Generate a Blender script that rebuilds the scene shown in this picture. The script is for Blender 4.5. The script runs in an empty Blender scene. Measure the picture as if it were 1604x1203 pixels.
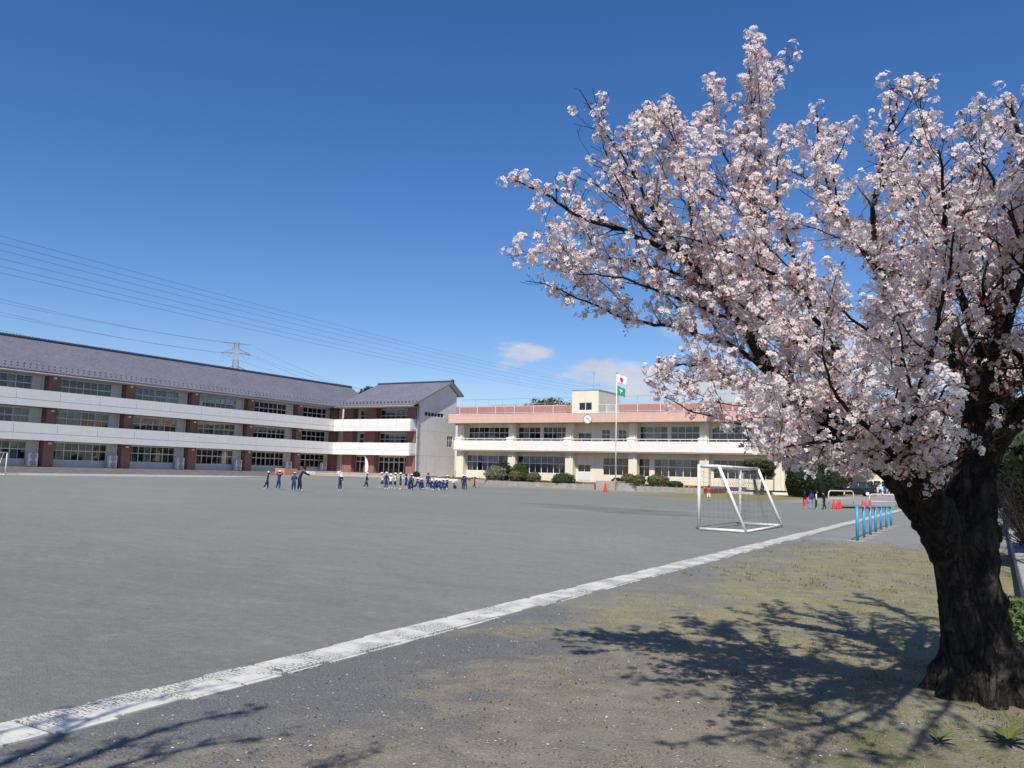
import bpy, bmesh, math, random
import numpy as np
from mathutils import Vector, Matrix

random.seed(7)
rng = np.random.default_rng(7)
S = bpy.context.scene
COL = S.collection

# ------------------------------------------------------------------ camera, sky, sun, exposure
FPX, CX, CY, EYE = 1290.0, 802.0, 601.5, 1.6           # focal length and centre in photo pixels, eye height
PITCH, ROLL = math.atan(138 / FPX), math.atan(.028)
FW = np.array([0, math.cos(PITCH), math.sin(PITCH)])
_U = np.array([0, -math.sin(PITCH), math.cos(PITCH)])
_R = np.array([1., 0, 0])
RT = _R * math.cos(ROLL) + _U * math.sin(ROLL)
UP = -_R * math.sin(ROLL) + _U * math.cos(ROLL)
CAM = np.array([0, 0, EYE])
cd = bpy.data.cameras.new('camera')
cd.sensor_width = 36
cd.lens = 36 * FPX / 1604
cd.clip_start = .05
cd.clip_end = 6000
cam = bpy.data.objects.new('camera', cd)
COL.objects.link(cam)
cam.matrix_world = Matrix(((RT[0], UP[0], -FW[0], 0), (RT[1], UP[1], -FW[1], 0), (RT[2], UP[2], -FW[2], EYE), (0, 0, 0, 1)))
S.camera = cam

SUN_EL, SUN_AZ = math.radians(50.5), math.radians(11)      # light travels away from the camera and a little to the right
TRAVEL = Vector((math.cos(SUN_EL) * math.sin(SUN_AZ), math.cos(SUN_EL) * math.cos(SUN_AZ), -math.sin(SUN_EL)))
sl = bpy.data.lights.new('sun', 'SUN')
sl.energy = 5.0
sl.angle = math.radians(.55)
sl.color = (1, .945, .86)
sun = bpy.data.objects.new('sun', sl)
sun.rotation_euler = TRAVEL.to_track_quat('-Z', 'Y').to_euler()
sun.location = (-20, -60, 80)
COL.objects.link(sun)

S.view_settings.view_transform = 'Standard'
S.view_settings.look = 'None'
S.view_settings.exposure = 0.0
S.view_settings.gamma = 1
S.render.film_transparent = False
S.cycles.max_bounces = 10
S.cycles.diffuse_bounces = 8
S.cycles.transmission_bounces = 8
S.cycles.glossy_bounces = 3
S.cycles.transparent_max_bounces = 8
S.cycles.caustics_reflective = False
S.cycles.caustics_refractive = False


def pray(x, y):
    """direction through photo pixel (x, y) whose forward component is 1"""
    return FW + RT * ((x - CX) / FPX) - UP * ((y - CY) / FPX)


def G(x, y, z=0.0):
    """the place on level z that the photo shows at pixel (x, y)"""
    d = pray(x, y)
    return CAM + d * ((z - EYE) / d[2])


def AT(x, y, depth):
    return CAM + pray(x, y) * depth


def PIX(p):
    d = np.asarray(p) - CAM
    w = d @ FW
    return CX + FPX * (d @ RT) / w, CY - FPX * (d @ UP) / w, w


# the school's own axes: v runs along the front of the far building, u away from the camera along the long wing
TH = math.radians(30.5)
UA = np.array([math.sin(TH), math.cos(TH)])
VA = np.array([math.cos(TH), -math.sin(TH)])


def VU(v, u, z=0.0):
    p = VA * v + UA * u
    return Vector((p[0], p[1], z))


# ------------------------------------------------------------------ node helpers
class NT:
    def __init__(s, tree):
        s.t = tree
        s.n = tree.nodes
        s.l = tree.links

    def new(s, typ, **kw):
        n = s.n.new(typ)
        for k, v in kw.items():
            setattr(n, k, v)
        return n

    def put(s, sock, val):
        if isinstance(val, bpy.types.NodeSocket):
            s.l.new(val, sock)
        else:
            if sock.type == 'RGBA' and not isinstance(val, (int, float)) and len(val) == 3:
                val = (*val, 1)
            sock.default_value = val

    def math(s, op, a, b=0.0, c=None, clamp=False):
        n = s.new('ShaderNodeMath', operation=op, use_clamp=clamp)
        s.put(n.inputs[0], a)
        s.put(n.inputs[1], b)
        if c is not None:
            s.put(n.inputs[2], c)
        return n.outputs[0]

    def step(s, x, a, b):
        """0 at a, 1 at b, smooth"""
        n = s.new('ShaderNodeMapRange', interpolation_type='SMOOTHSTEP')
        s.put(n.inputs['Value'], x)
        s.put(n.inputs['From Min'], a)
        s.put(n.inputs['From Max'], b)
        return n.outputs['Result']

    def lin(s, x, a, b, c=0.0, d=1.0):
        n = s.new('ShaderNodeMapRange')
        s.put(n.inputs['Value'], x)
        for k, v in (('From Min', a), ('From Max', b), ('To Min', c), ('To Max', d)):
            s.put(n.inputs[k], v)
        return n.outputs['Result']

    def mix(s, f, a, b, blend='MIX'):
        n = s.new('ShaderNodeMix', data_type='RGBA', blend_type=blend)
        s.put(n.inputs['Factor'], f)
        s.put(n.inputs['A'], a) if False else s.put(n.inputs[6], a)
        s.put(n.inputs[7], b)
        return n.outputs[2]

    def noise(s, vec, scale, detail=3, rough=.55, dist=0.0, dim='3D'):
        n = s.new('ShaderNodeTexNoise', noise_dimensions=dim)
        if vec is not None:
            s.put(n.inputs['Vector'], vec)
        n.inputs['Scale'].default_value = scale
        n.inputs['Detail'].default_value = detail
        n.inputs['Roughness'].default_value = rough
        n.inputs['Distortion'].default_value = dist
        return n.outputs['Fac']

    def voro(s, vec, scale, feature='F1', rnd=1.0):
        n = s.new('ShaderNodeTexVoronoi', feature=feature)
        s.put(n.inputs['Vector'], vec)
        n.inputs['Scale'].default_value = scale
        n.inputs['Randomness'].default_value = rnd
        return n.outputs[0]

    def xyz(s, vec):
        n = s.new('ShaderNodeSeparateXYZ')
        s.put(n.inputs[0], vec)
        return n.outputs

    def vec(s, x, y, z):
        n = s.new('ShaderNodeCombineXYZ')
        for i, v in enumerate((x, y, z)):
            s.put(n.inputs[i], v)
        return n.outputs[0]

    def scalev(s, vec, k):
        n = s.new('ShaderNodeVectorMath', operation='MULTIPLY')
        s.put(n.inputs[0], vec)
        n.inputs[1].default_value = k
        return n.outputs[0]

    def bump(s, h, strength, dist, normal=None):
        n = s.new('ShaderNodeBump')
        s.put(n.inputs['Height'], h)
        n.inputs['Strength'].default_value = strength
        n.inputs['Distance'].default_value = dist
        if normal is not None:
            s.put(n.inputs['Normal'], normal)
        return n.outputs[0]


MATS = {}


def newmat(name):
    m = bpy.data.materials.new(name)
    m.use_nodes = True
    t = NT(m.node_tree)
    b = m.node_tree.nodes['Principled BSDF']
    MATS[name] = m
    return m, t, b


def M(name, col, rough=.8, var=.12, scale=3.0, fine=.06, bump=0.0, bscale=40.0, metal=0.0, spec=.35, dirt=None, dirt_amt=.35):
    """a plain painted / plaster / metal surface with uneven tone, specks and optional streaky dirt"""
    m, t, b = newmat(name)
    pos = t.new('ShaderNodeNewGeometry').outputs['Position']
    n1 = t.noise(pos, scale, 4)
    n2 = t.noise(pos, scale * 14, 2)
    k = t.math('ADD', t.lin(n1, .25, .75, 1 - var, 1 + var), t.lin(n2, .25, .75, -fine, fine))
    c = t.mix(1.0, (*col, 1), t.vec(k, k, k), 'MULTIPLY')
    if dirt is not None:
        st = t.noise(t.scalev(pos, (1.3, 1.3, .16)), 1.6, 5, .65)
        c = t.mix(t.lin(st, .45, .8, 0, dirt_amt), c, (*dirt, 1))
    t.put(b.inputs['Base Color'], c)
    b.inputs['Roughness'].default_value = rough
    b.inputs['Metallic'].default_value = metal
    b.inputs['Specular IOR Level'].default_value = spec
    if bump:
        t.put(b.inputs['Normal'], t.bump(t.noise(pos, bscale, 4), bump, .01))
    return m


# ------------------------------------------------------------------ world
W = bpy.data.worlds.new('World')
S.world = W
W.use_nodes = True
wt = NT(W.node_tree)
bg = W.node_tree.nodes['Background']
sky = wt.new('ShaderNodeTexSky', sky_type='NISHITA')
sky.sun_disc = False
sky.sun_elevation = SUN_EL
sky.sun_rotation = math.pi + SUN_AZ
sky.altitude = 100
sky.air_density = 1.0
sky.dust_density = .35
sky.ozone_density = 2.6
gam = wt.new('ShaderNodeHueSaturation')
gam.inputs['Saturation'].default_value = 1.28
gam.inputs['Value'].default_value = 1.0
wt.put(gam.inputs['Color'], sky.outputs[0])
dirv = wt.new('ShaderNodeTexCoord').outputs['Generated']
dx, dy, dz = wt.xyz(dirv)
# fair-weather cumulus low over the horizon: flat banks picked out of one noise field
flat = wt.vec(dx, dy, wt.math('MULTIPLY', dz, 2.3))
warp = wt.noise(flat, 3.1, 3)
cl = wt.noise(wt.vec(wt.math('ADD', dx, wt.math('MULTIPLY', warp, .12)), dy, wt.math('MULTIPLY', dz, 2.3)), 9.0, 7, .58)


def bank(px, py, rx, ry):
    d = pray(px, py)
    d = d / np.linalg.norm(d)
    h = np.cross(d, (0, 0, 1))
    h /= np.linalg.norm(h)
    vv = np.cross(h, d)
    def dot(a):
        n = wt.new('ShaderNodeVectorMath', operation='DOT_PRODUCT')
        wt.put(n.inputs[0], dirv)
        n.inputs[1].default_value = tuple(a)
        return n.outputs['Value']
    a = wt.math('DIVIDE', dot(h), rx)
    b_ = wt.math('DIVIDE', dot(vv), ry)
    r = wt.math('SQRT', wt.math('ADD', wt.math('MULTIPLY', a, a), wt.math('MULTIPLY', b_, b_)))
    front = wt.step(dot(d), .3, .5)
    return wt.math('MULTIPLY', wt.step(r, 1.0, .15), front)


mask = None
for a in ((815, 553, .085, .042), (922, 588, .10, .040), (1015, 600, .15, .055), (1085, 530, .11, .07), (1150, 605, .16, .05), (1320, 560, .20, .08)):
    m_ = bank(*a)
    mask = m_ if mask is None else wt.math('MAXIMUM', mask, m_)
cl = wt.math('ADD', wt.math('MULTIPLY', wt.math('SUBTRACT', cl, .5), 2.4), .5)
cf = wt.step(wt.math('ADD', cl, wt.lin(mask, 0, 1, -.75, .24)), .42, .86)
cshade = wt.lin(wt.noise(flat, 16, 4), .3, .7, .80, 1.0)
ccol = wt.mix(1.0, (6.9, 6.9, 7.5, 1), wt.vec(cshade, cshade, cshade), 'MULTIPLY')
skyc = wt.mix(wt.math('MULTIPLY', cf, .80), wt.mix(1.0, gam.outputs[0], (1.04, 1.0, 1.17, 1), 'MULTIPLY'), ccol)
wt.put(bg.inputs['Color'], skyc)
bg.inputs['Strength'].default_value = .105


# ------------------------------------------------------------------ object helpers
def tag(o, label=None, cat=None, group=None, kind=None):
    if label:
        o['label'] = label
    if cat:
        o['category'] = cat
    if group:
        o['group'] = group
    if kind:
        o['kind'] = kind
    return o


def link(name, me, parent=None, mat=None, loc=None, rotz=None):
    o = bpy.data.objects.new(name, me)
    COL.objects.link(o)
    if parent:
        o.parent = parent
    if mat is not None and me is not None and not me.materials:
        me.materials.append(MATS[mat] if isinstance(mat, str) else mat)
    if loc is not None:
        o.location = loc
    if rotz is not None:
        o.rotation_euler = (0, 0, rotz)
    return o


def empty(name, loc=(0, 0, 0), rotz=0.0, parent=None):
    o = bpy.data.objects.new(name, None)
    COL.objects.link(o)
    o.location = loc
    o.rotation_euler = (0, 0, rotz)
    o.empty_display_size = .2
    if parent:
        o.parent = parent
    return o


class MB:
    """collects shapes and links them as one mesh object"""
    def __init__(s, org=(0, 0, 0)):
        s.v, s.f, s.o = [], [], org

    def add(s, vs, fs):
        n = len(s.v)
        s.v += [tuple(p) for p in vs]
        s.f += [tuple(i + n for i in f) for f in fs]
        return s

    def box(s, x0, x1, y0, y1, z0, z1):
        return s.add([(x0, y0, z0), (x1, y0, z0), (x1, y1, z0), (x0, y1, z0), (x0, y0, z1), (x1, y0, z1), (x1, y1, z1), (x0, y1, z1)],
                     [(0, 3, 2, 1), (4, 5, 6, 7), (0, 1, 5, 4), (1, 2, 6, 5), (2, 3, 7, 6), (3, 0, 4, 7)])

    def prism(s, poly, axis, a0, a1):
        """poly in the two other axes, extruded along axis ('x','y','z')"""
        n = len(poly)
        def mk(p, a):
            return (a, p[0], p[1]) if axis == 'x' else ((p[0], a, p[1]) if axis == 'y' else (p[0], p[1], a))
        vs = [mk(p, a0) for p in poly] + [mk(p, a1) for p in poly]
        fs = [tuple(range(n))[::-1], tuple(range(n, 2 * n))] + [(i, (i + 1) % n, n + (i + 1) % n, n + i) for i in range(n)]
        return s.add(vs, fs)

    def tube(s, pts, rad, sides=6, cap=True):
        pts = [Vector(p) for p in pts]
        if not hasattr(rad, '__len__'):
            rad = [rad] * len(pts)
        vs, fs = [], []
        ref = Vector((0, 0, 1))
        t0 = (pts[1] - pts[0]).normalized()
        if abs(t0.dot(ref)) > .9:
            ref = Vector((1, 0, 0))
        a = (ref - t0 * ref.dot(t0)).normalized()
        for i, p in enumerate(pts):
            t = ((pts[min(i + 1, len(pts) - 1)]) - pts[max(i - 1, 0)]).normalized()
            a = a - t * a.dot(t)
            a.normalize()
            b = t.cross(a)
            for k in range(sides):
                w = 2 * math.pi * k / sides
                vs.append(p + (a * math.cos(w) + b * math.sin(w)) * rad[i])
        for i in range(len(pts) - 1):
            for k in range(sides):
                k2 = (k + 1) % sides
                fs.append((i * sides + k, i * sides + k2, (i + 1) * sides + k2, (i + 1) * sides + k))
        if cap:
            fs.append(tuple(range(sides))[::-1])
            fs.append(tuple((len(pts) - 1) * sides + k for k in range(sides)))
        return s.add(vs, fs)

    def lathe(s, prof, c=(0, 0, 0), n=16):
        """prof: list of (r, z)"""
        vs, fs = [], []
        for r, z in prof:
            for k in range(n):
                w = 2 * math.pi * k / n
                vs.append((c[0] + r * math.cos(w), c[1] + r * math.sin(w), c[2] + z))
        for i in range(len(prof) - 1):
            for k in range(n):
                k2 = (k + 1) % n
                fs.append((i * n + k, i * n + k2, (i + 1) * n + k2, (i + 1) * n + k))
        fs.append(tuple(range(n))[::-1])
        fs.append(tuple((len(prof) - 1) * n + k for k in range(n)))
        return s.add(vs, fs)

    def mesh(s, name, smooth=False):
        me = bpy.data.meshes.new(name)
        ox, oy, oz = s.o
        me.from_pydata([(x - ox, y - oy, z - oz) for x, y, z in s.v], [], s.f)
        if smooth:
            me.polygons.foreach_set('use_smooth', [True] * len(me.polygons))
        me.update()
        return me

    def build(s, name, mat, parent=None, smooth=False, loc=None, rotz=None):
        return link(name, s.mesh(name, smooth), parent, mat, loc, rotz)


def bevel(o, w, seg=1):
    m = o.modifiers.new('edge', 'BEVEL')
    m.width = w
    m.segments = seg
    m.limit_method = 'ANGLE'
    return o


def poly_mesh(name, P, attr=None):
    """P: (n, k, 3) array of n k-gons, each with its own vertices; attr: per-vertex colours (n*k, 3)"""
    n, k = P.shape[:2]
    me = bpy.data.meshes.new(name)
    me.vertices.add(n * k)
    me.vertices.foreach_set('co', P.reshape(-1).astype(np.float32))
    me.loops.add(n * k)
    me.loops.foreach_set('vertex_index', np.arange(n * k, dtype=np.int32))
    me.polygons.add(n)
    me.polygons.foreach_set('loop_start', np.arange(0, n * k, k, dtype=np.int32))
    me.update(calc_edges=True)
    if attr is not None:
        ca = me.attributes.new('tint', 'FLOAT_COLOR', 'POINT')
        c = np.ones((n * k, 4), np.float32)
        c[:, :3] = attr
        ca.data.foreach_set('color', c.reshape(-1))
    return me


def unit(a):
    return a / (np.linalg.norm(a, axis=-1, keepdims=True) + 1e-9)


# ------------------------------------------------------------------ materials
M('wall_white', (.66, .645, .62), .85, .05, 1.2, .03, dirt=(.42, .40, .37), dirt_amt=.30, bump=.15, bscale=60)
M('panel_white', (.80, .785, .755), .7, .035, .8, .02, dirt=(.55, .53, .49), dirt_amt=.22)
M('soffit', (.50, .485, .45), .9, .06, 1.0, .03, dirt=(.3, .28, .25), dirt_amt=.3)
M('pier_red', (.29, .135, .112), .8, .10, 1.6, .08, bump=.3, bscale=30, dirt=(.25, .12, .10), dirt_amt=.4)
M('cream', (.78, .70, .55), .85, .05, 1.0, .03, dirt=(.52, .44, .33), dirt_amt=.35, bump=.15, bscale=60)
M('cream_pale', (.86, .80, .72), .8, .04, .9, .02, dirt=(.62, .55, .48), dirt_amt=.28)
M('salmon', (.70, .44, .36), .8, .05, .8, .03, dirt=(.55, .30, .24), dirt_amt=.3)
M('back_pink', (.46, .22, .18), .85, .08, .6, .03)
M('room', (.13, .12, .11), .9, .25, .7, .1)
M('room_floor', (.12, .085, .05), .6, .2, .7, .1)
M('alu', (.68, .69, .70), .45, .05, 4, .02, metal=0, spec=.5)
M('alu_dark', (.35, .36, .37), .45, .05, 4, .02)
M('white_paint', (.80, .80, .78), .5, .06, 4, .03, dirt=(.5, .45, .38), dirt_amt=.25)
M('goal_paint', (.80, .79, .75), .55, .06, 6, .05, dirt=(.40, .26, .16), dirt_amt=.55)
M('net', (.16, .165, .16), .9)
M('curtain', (.62, .60, .56), .95, .2, 2.5, .05)
M('curtain_pink', (.60, .46, .48), .95, .15, 2.5, .05)
M('gutter', (.36, .34, .32), .6, .1, 2)
M('pipe_grey', (.22, .225, .235), .5, .1, 3)
M('concrete', (.36, .35, .325), .9, .16, 1.1, .10, bump=.5, bscale=45, dirt=(.2, .19, .16), dirt_amt=.5)
M('concrete_warm', (.40, .345, .28), .9, .14, 1.0, .08, bump=.4, bscale=45, dirt=(.24, .19, .14), dirt_amt=.5)
M('terracotta', (.56, .27, .18), .85, .08, 2, .05)
M('step_stone', (.33, .285, .26), .9, .12, 1.3, .07, dirt=(.22, .17, .14), dirt_amt=.5)
M('steel_white', (.74, .75, .75), .45, .05, 3)
M('steel_grey', (.42, .43, .44), .45, .08, 3, metal=.3)
M('bar_blue', (.03, .34, .60), .45, .08, 8, .05, spec=.5, dirt=(.20, .30, .34), dirt_amt=.25)
M('bar_rust', (.16, .075, .05), .6, .2, 12, .1)
M('cone_red', (.62, .022, .014), .5, .08, 6)
M('rubber', (.02, .02, .021), .7, .1, 8)
M('pink_white', (.78, .62, .58), .5, .12, 5, .05)
M('wood_brown', (.22, .11, .06), .7, .2, 6, .1)
M('soil', (.17, .12, .085), .95, .2, 2, .15, bump=.6, bscale=20)
M('pylon_red', (.30, .17, .17), .6, .1, .2)
M('pylon_white', (.42, .40, .42), .6, .1, .2)
M('cable', (.09, .10, .13), .7, .05, .1)
M('clock_white', (.85, .85, .83), .4, .02, 3)
M('black', (.012, .012, .014), .5, .05, 3)
M('flag_white', (.82, .82, .82), .8, .04, 3)
M('flag_red', (.75, .02, .04), .8, .04, 3)
M('flag_green', (.01, .33, .16), .8, .06, 3)


def roof_material(name, col):
    m, t, b = newmat(name)
    oc = t.new('ShaderNodeTexCoord').outputs['Object']
    x, y, z = t.xyz(oc)
    n1 = t.noise(oc, .35, 4)
    n2 = t.noise(oc, 9, 2)
    # courses follow the height, tile joints the run of the roof
    course = t.math('FRACT', t.math('MULTIPLY', z, 5.0))
    along = t.math('FRACT', t.math('MULTIPLY', t.math('ADD', x, y), 3.1))
    cell = t.new('ShaderNodeTexWhiteNoise', noise_dimensions='2D')
    t.put(cell.inputs['Vector'], t.vec(t.math('FLOOR', t.math('MULTIPLY', t.math('ADD', x, y), 3.1)), t.math('FLOOR', t.math('MULTIPLY', z, 5.0)), 0))
    k = t.math('ADD', t.lin(n1, .3, .7, .90, 1.08), t.math('ADD', t.lin(n2, .3, .7, -.05, .05), t.lin(cell.outputs[0], 0, 1, -.09, .09)))
    t.put(b.inputs['Base Color'], t.mix(1.0, (*col, 1), t.vec(k, k, k), 'MULTIPLY'))
    b.inputs['Roughness'].default_value = .62
    h = t.math('ADD', t.math('MULTIPLY', course, .6), t.math('ABSOLUTE', t.math('SUBTRACT', along, .5)))
    t.put(b.inputs['Normal'], t.bump(h, .7, .05))
    return m


roof_material('roof_tile', (.163, .160, .192))
M('roof_dark', (.10, .09, .11), .6, .1, 2)
M('ridge_tile', (.055, .06, .085), .5, .1, 2)


def glass_material(name, tint):
    m, t, b = newmat(name)
    out = m.node_tree.nodes['Material Output']
    pos = t.new('ShaderNodeNewGeometry').outputs['Position']
    gl = t.new('ShaderNodeBsdfGlossy')
    gl.inputs['Roughness'].default_value = .03
    gl.inputs['Color'].default_value = (.9, .93, .95, 1)
    t.put(gl.inputs['Normal'], t.bump(t.noise(pos, 1.3, 2), .12, .02))
    tr = t.new('ShaderNodeBsdfTransparent')
    tr.inputs['Color'].default_value = (*tint, 1)
    fr = t.new('ShaderNodeFresnel')
    fr.inputs['IOR'].default_value = 1.52
    mx = t.new('ShaderNodeMixShader')
    t.put(mx.inputs[0], t.math('MULTIPLY', fr.outputs[0], 1.15, clamp=True))
    t.put(mx.inputs[1], tr.outputs[0])
    t.put(mx.inputs[2], gl.outputs[0])
    t.put(out.inputs['Surface'], mx.outputs[0])
    return m


glass_material('glass', (.80, .84, .85))


def leaf_material(name, sheen=.25, rough=.55):
    """leaves, needles and petals: own colour from the 'tint' attribute, a little light passing through"""
    m, t, b = newmat(name)
    out = m.node_tree.nodes['Material Output']
    at = t.new('ShaderNodeAttribute', attribute_name='tint')
    t.put(b.inputs['Base Color'], at.outputs['Color'])
    b.inputs['Roughness'].default_value = rough
    b.inputs['Specular IOR Level'].default_value = .25
    tl = t.new('ShaderNodeBsdfTranslucent')
    t.put(tl.inputs['Color'], at.outputs['Color'])
    mx = t.new('ShaderNodeMixShader')
    mx.inputs[0].default_value = sheen
    t.put(mx.inputs[1], b.outputs[0])
    t.put(mx.inputs[2], tl.outputs[0])
    t.put(out.inputs['Surface'], mx.outputs[0])
    return m


leaf_material('leaf', .25)
leaf_material('petal', .36, .85)


def bark_material(name, dark, light, moss, depth=.05):
    """rough flaking bark: long uneven furrows, finer cracks, pale lichen"""
    m, t, b = newmat(name)
    pos = t.new('ShaderNodeNewGeometry').outputs['Position']
    wp = t.noise(pos, 2.6, 4, .6)
    big_ = t.noise(t.scalev(pos, (6.5, 6.5, 2.6)), 1.0, 7, .66, 1.1)
    fur = t.math('ABSOLUTE', t.math('SUBTRACT', t.noise(t.scalev(pos, (11, 11, 3.6)), 1.0, 5, .6, .8), .5))
    rings = t.noise(t.scalev(pos, (5, 5, 34)), 1.0, 4, .6, .5)
    fine = t.noise(pos, 75, 4, .7)
    k = t.math('MULTIPLY', t.lin(big_, .32, .70), t.lin(fur, 0, .07, .25, 1))
    k = t.math('MULTIPLY', k, t.lin(rings, .3, .7, .65, 1.15))
    c = t.mix(k, (*dark, 1), (*light, 1))
    c = t.mix(t.math('MULTIPLY', t.step(wp, .54, .70), t.lin(fine, .35, .65, .05, .7)), c, (*moss, 1))
    t.put(b.inputs['Base Color'], c)
    b.inputs['Roughness'].default_value = .95
    b.inputs['Specular IOR Level'].default_value = .15
    h = t.math('ADD', t.math('MULTIPLY', big_, .9), t.math('ADD', t.lin(fur, 0, .08, 0, .45), t.math('ADD', t.math('MULTIPLY', rings, .12), t.math('MULTIPLY', fine, .16))))
    t.put(b.inputs['Normal'], t.bump(h, 1.0, depth))
    return m


bark_material('bark', (.012, .010, .009), (.085, .072, .062), (.105, .108, .075))
bark_material('bark_thin', (.030, .022, .020), (.10, .080, .072), (.09, .085, .06))


def tile_material():
    m, t, b = newmat('line_tile')
    pos = t.new('ShaderNodeNewGeometry').outputs['Position']
    rot = t.new('ShaderNodeMapping')
    rot.inputs['Rotation'].default_value = (0, 0, TH)
    t.put(rot.inputs['Vector'], pos)
    p = rot.outputs[0]
    hexa = t.voro(t.scalev(p, (28, 22, 0)), 1.0, 'DISTANCE_TO_EDGE', .45)
    worn = t.step(t.noise(p, 2.2, 3), .42, .56)
    gap = t.math('MULTIPLY', t.lin(hexa, .06, .13, 1, 0), worn)
    gap = t.math('MAXIMUM', gap, t.math('MULTIPLY', t.step(t.noise(p, 14, 5, .7), .62, .72), .7))
    k = t.lin(t.noise(p, 5, 4), .3, .7, .90, 1.05)
    c = t.mix(1.0, (.62, .605, .54, 1), t.vec(k, k, k), 'MULTIPLY')
    c = t.mix(t.step(t.noise(p, 1.1, 5, .65), .56, .8), c, (.42, .42, .40, 1))
    c = t.mix(gap, c, (.15, .148, .13, 1))
    t.put(b.inputs['Base Color'], c)
    b.inputs['Roughness'].default_value = .75
    t.put(b.inputs['Normal'], t.bump(t.math('SUBTRACT', 1.0, gap), .6, .006))


tile_material()


def ground_material():
    m, t, b = newmat('ground')
    pos = t.new('ShaderNodeNewGeometry').outputs['Position']
    x, y, z = t.xyz(pos)
    v = t.math('SUBTRACT', t.math('MULTIPLY', x, math.cos(TH)), t.math('MULTIPLY', y, math.sin(TH)))
    u = t.math('ADD', t.math('MULTIPLY', x, math.sin(TH)), t.math('MULTIPLY', y, math.cos(TH)))
    big = t.noise(pos, .07, 4)
    mid = t.noise(pos, .55, 5, .6)
    sm = t.noise(pos, 3.2, 5, .62)
    grit = t.noise(pos, 55, 3, .7)
    grit2 = t.noise(pos, 160, 2, .7)
    peb = t.voro(pos, 48, 'F1')
    streak = t.noise(t.vec(t.math('MULTIPLY', u, .9), t.math('MULTIPLY', v, .12), 0), 1.2, 5, .6)
    # swept sand of the playground
    base = t.mix(t.lin(big, .3, .7), (.204, .223, .196, 1), (.247, .263, .231, 1))
    base = t.mix(t.lin(streak, .35, .75, 0, .45), base, (.188, .197, .175, 1))
    base = t.mix(t.step(sm, .55, .78), base, (.180, .182, .166, 1))
    nearu = t.step(u, 16, 2)
    base = t.mix(t.math('MULTIPLY', nearu, t.lin(mid, .3, .7, .25, .8)), base, (.138, .147, .132, 1))
    scuff = t.noise(t.vec(t.math('MULTIPLY', u, 2.6), t.math('MULTIPLY', v, 1.1), 0), 1.0, 6, .7)
    base = t.mix(t.lin(scuff, .52, .72, 0, .55), base, (.152, .155, .140, 1))
    base = t.mix(t.lin(scuff, .46, .30, 0, .35), base, (.285, .290, .268, 1))
    fine_ = t.noise(pos, 9.5, 4, .65)
    base = t.mix(t.lin(fine_, .50, .74, 0, .6), base, (.150, .153, .138, 1))
    base = t.mix(t.lin(fine_, .45, .28, 0, .35), base, (.29, .295, .275, 1))
    # scuffed pale arcs
    base = t.mix(t.math('MULTIPLY', t.step(t.noise(t.vec(t.math('MULTIPLY', u, .35), t.math('MULTIPLY', v, .05), 3.0), 1.0, 3), .60, .72), .35), base, (.30, .31, .29, 1))
    # coarse bluish grit beyond the white line, near the camera
    vv = t.math('ADD', v, t.lin(sm, .3, .7, -.28, .28))
    vb = t.math('ADD', v, t.math('ADD', t.lin(mid, .3, .7, -1.0, 1.0), t.math('ADD', t.lin(sm, .3, .7, -.6, .6), t.lin(t.noise(pos, 21, 4, .7), .3, .7, -.55, .55))))
    ub = t.math('ADD', u, t.lin(mid, .3, .7, -2.2, 2.2))
    grv = t.mix(t.lin(grit, .35, .68), (.094, .096, .094, 1), (.196, .199, .194, 1))
    grv = t.mix(t.lin(sm, .35, .75, 0, .6), grv, (.152, .152, .148, 1))
    grv = t.mix(t.math('MULTIPLY', t.step(ub, 6.5, 10), .8), grv, (.205, .20, .18, 1))
    c = t.mix(t.step(vv, -5.05, -4.75), base, grv)
    # brown earth
    br = t.mix(t.lin(sm, .3, .7), (.160, .136, .100, 1), (.245, .217, .162, 1))
    br = t.mix(t.step(grit, .50, .75), br, (.31, .285, .24, 1))
    br = t.mix(t.step(mid, .55, .70), br, (.20, .195, .180, 1))
    c = t.mix(t.math('MULTIPLY', t.step(vb, -4.2, -2.7), t.step(ub, 25, 20)), c, br)
    # dry moss and winter grass
    gr = t.mix(t.lin(sm, .32, .68), (.225, .205, .085, 1), (.34, .305, .155, 1))
    gr = t.mix(t.step(grit, .45, .7), gr, (.36, .31, .19, 1))
    gmask = t.math('MULTIPLY', t.math('MULTIPLY', t.step(vb, -4.9, -3.6), t.step(ub, 6.4, 9.0)), t.math('MULTIPLY', t.step(ub, 25, 22), t.math('MULTIPLY', t.lin(t.noise(pos, 1.3, 5, .65), .34, .58), t.lin(t.noise(pos, 17, 4, .7), .36, .60, .25, 1))))
    c = t.mix(t.math('MULTIPLY', gmask, .9), c, gr)
    green = t.math('MULTIPLY', t.math('MULTIPLY', t.step(vb, -1.6, -.4), t.step(ub, 10, 6)), t.step(sm, .40, .62))
    c = t.mix(t.math('MULTIPLY', green, .75), c, (.115, .125, .045, 1))
    # worn asphalt by the low bars and the drive
    asp = t.mix(t.lin(mid, .3, .7), (.22, .22, .21, 1), (.27, .265, .25, 1))
    c = t.mix(t.math('MULTIPLY', t.step(vv, -4.9, -4.5), t.step(ub, 21, 25)), c, asp)
    c = t.mix(t.math('MULTIPLY', t.step(vv, -16, -14), t.step(u, 62, 64)), c, (.30, .29, .28, 1))
    # forecourt paving, earth and dry lawn by the buildings
    fc = t.math('MULTIPLY', t.step(t.math('ADD', v, t.lin(mid, 0, 1, -1, 1)), -59, -62), t.step(t.math('ADD', u, t.lin(mid, 0, 1, -1, 1)), 80, 82))
    c = t.mix(fc, c, t.mix(t.lin(mid, .3, .7), (.40, .345, .28, 1), (.47, .42, .35, 1)))
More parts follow.
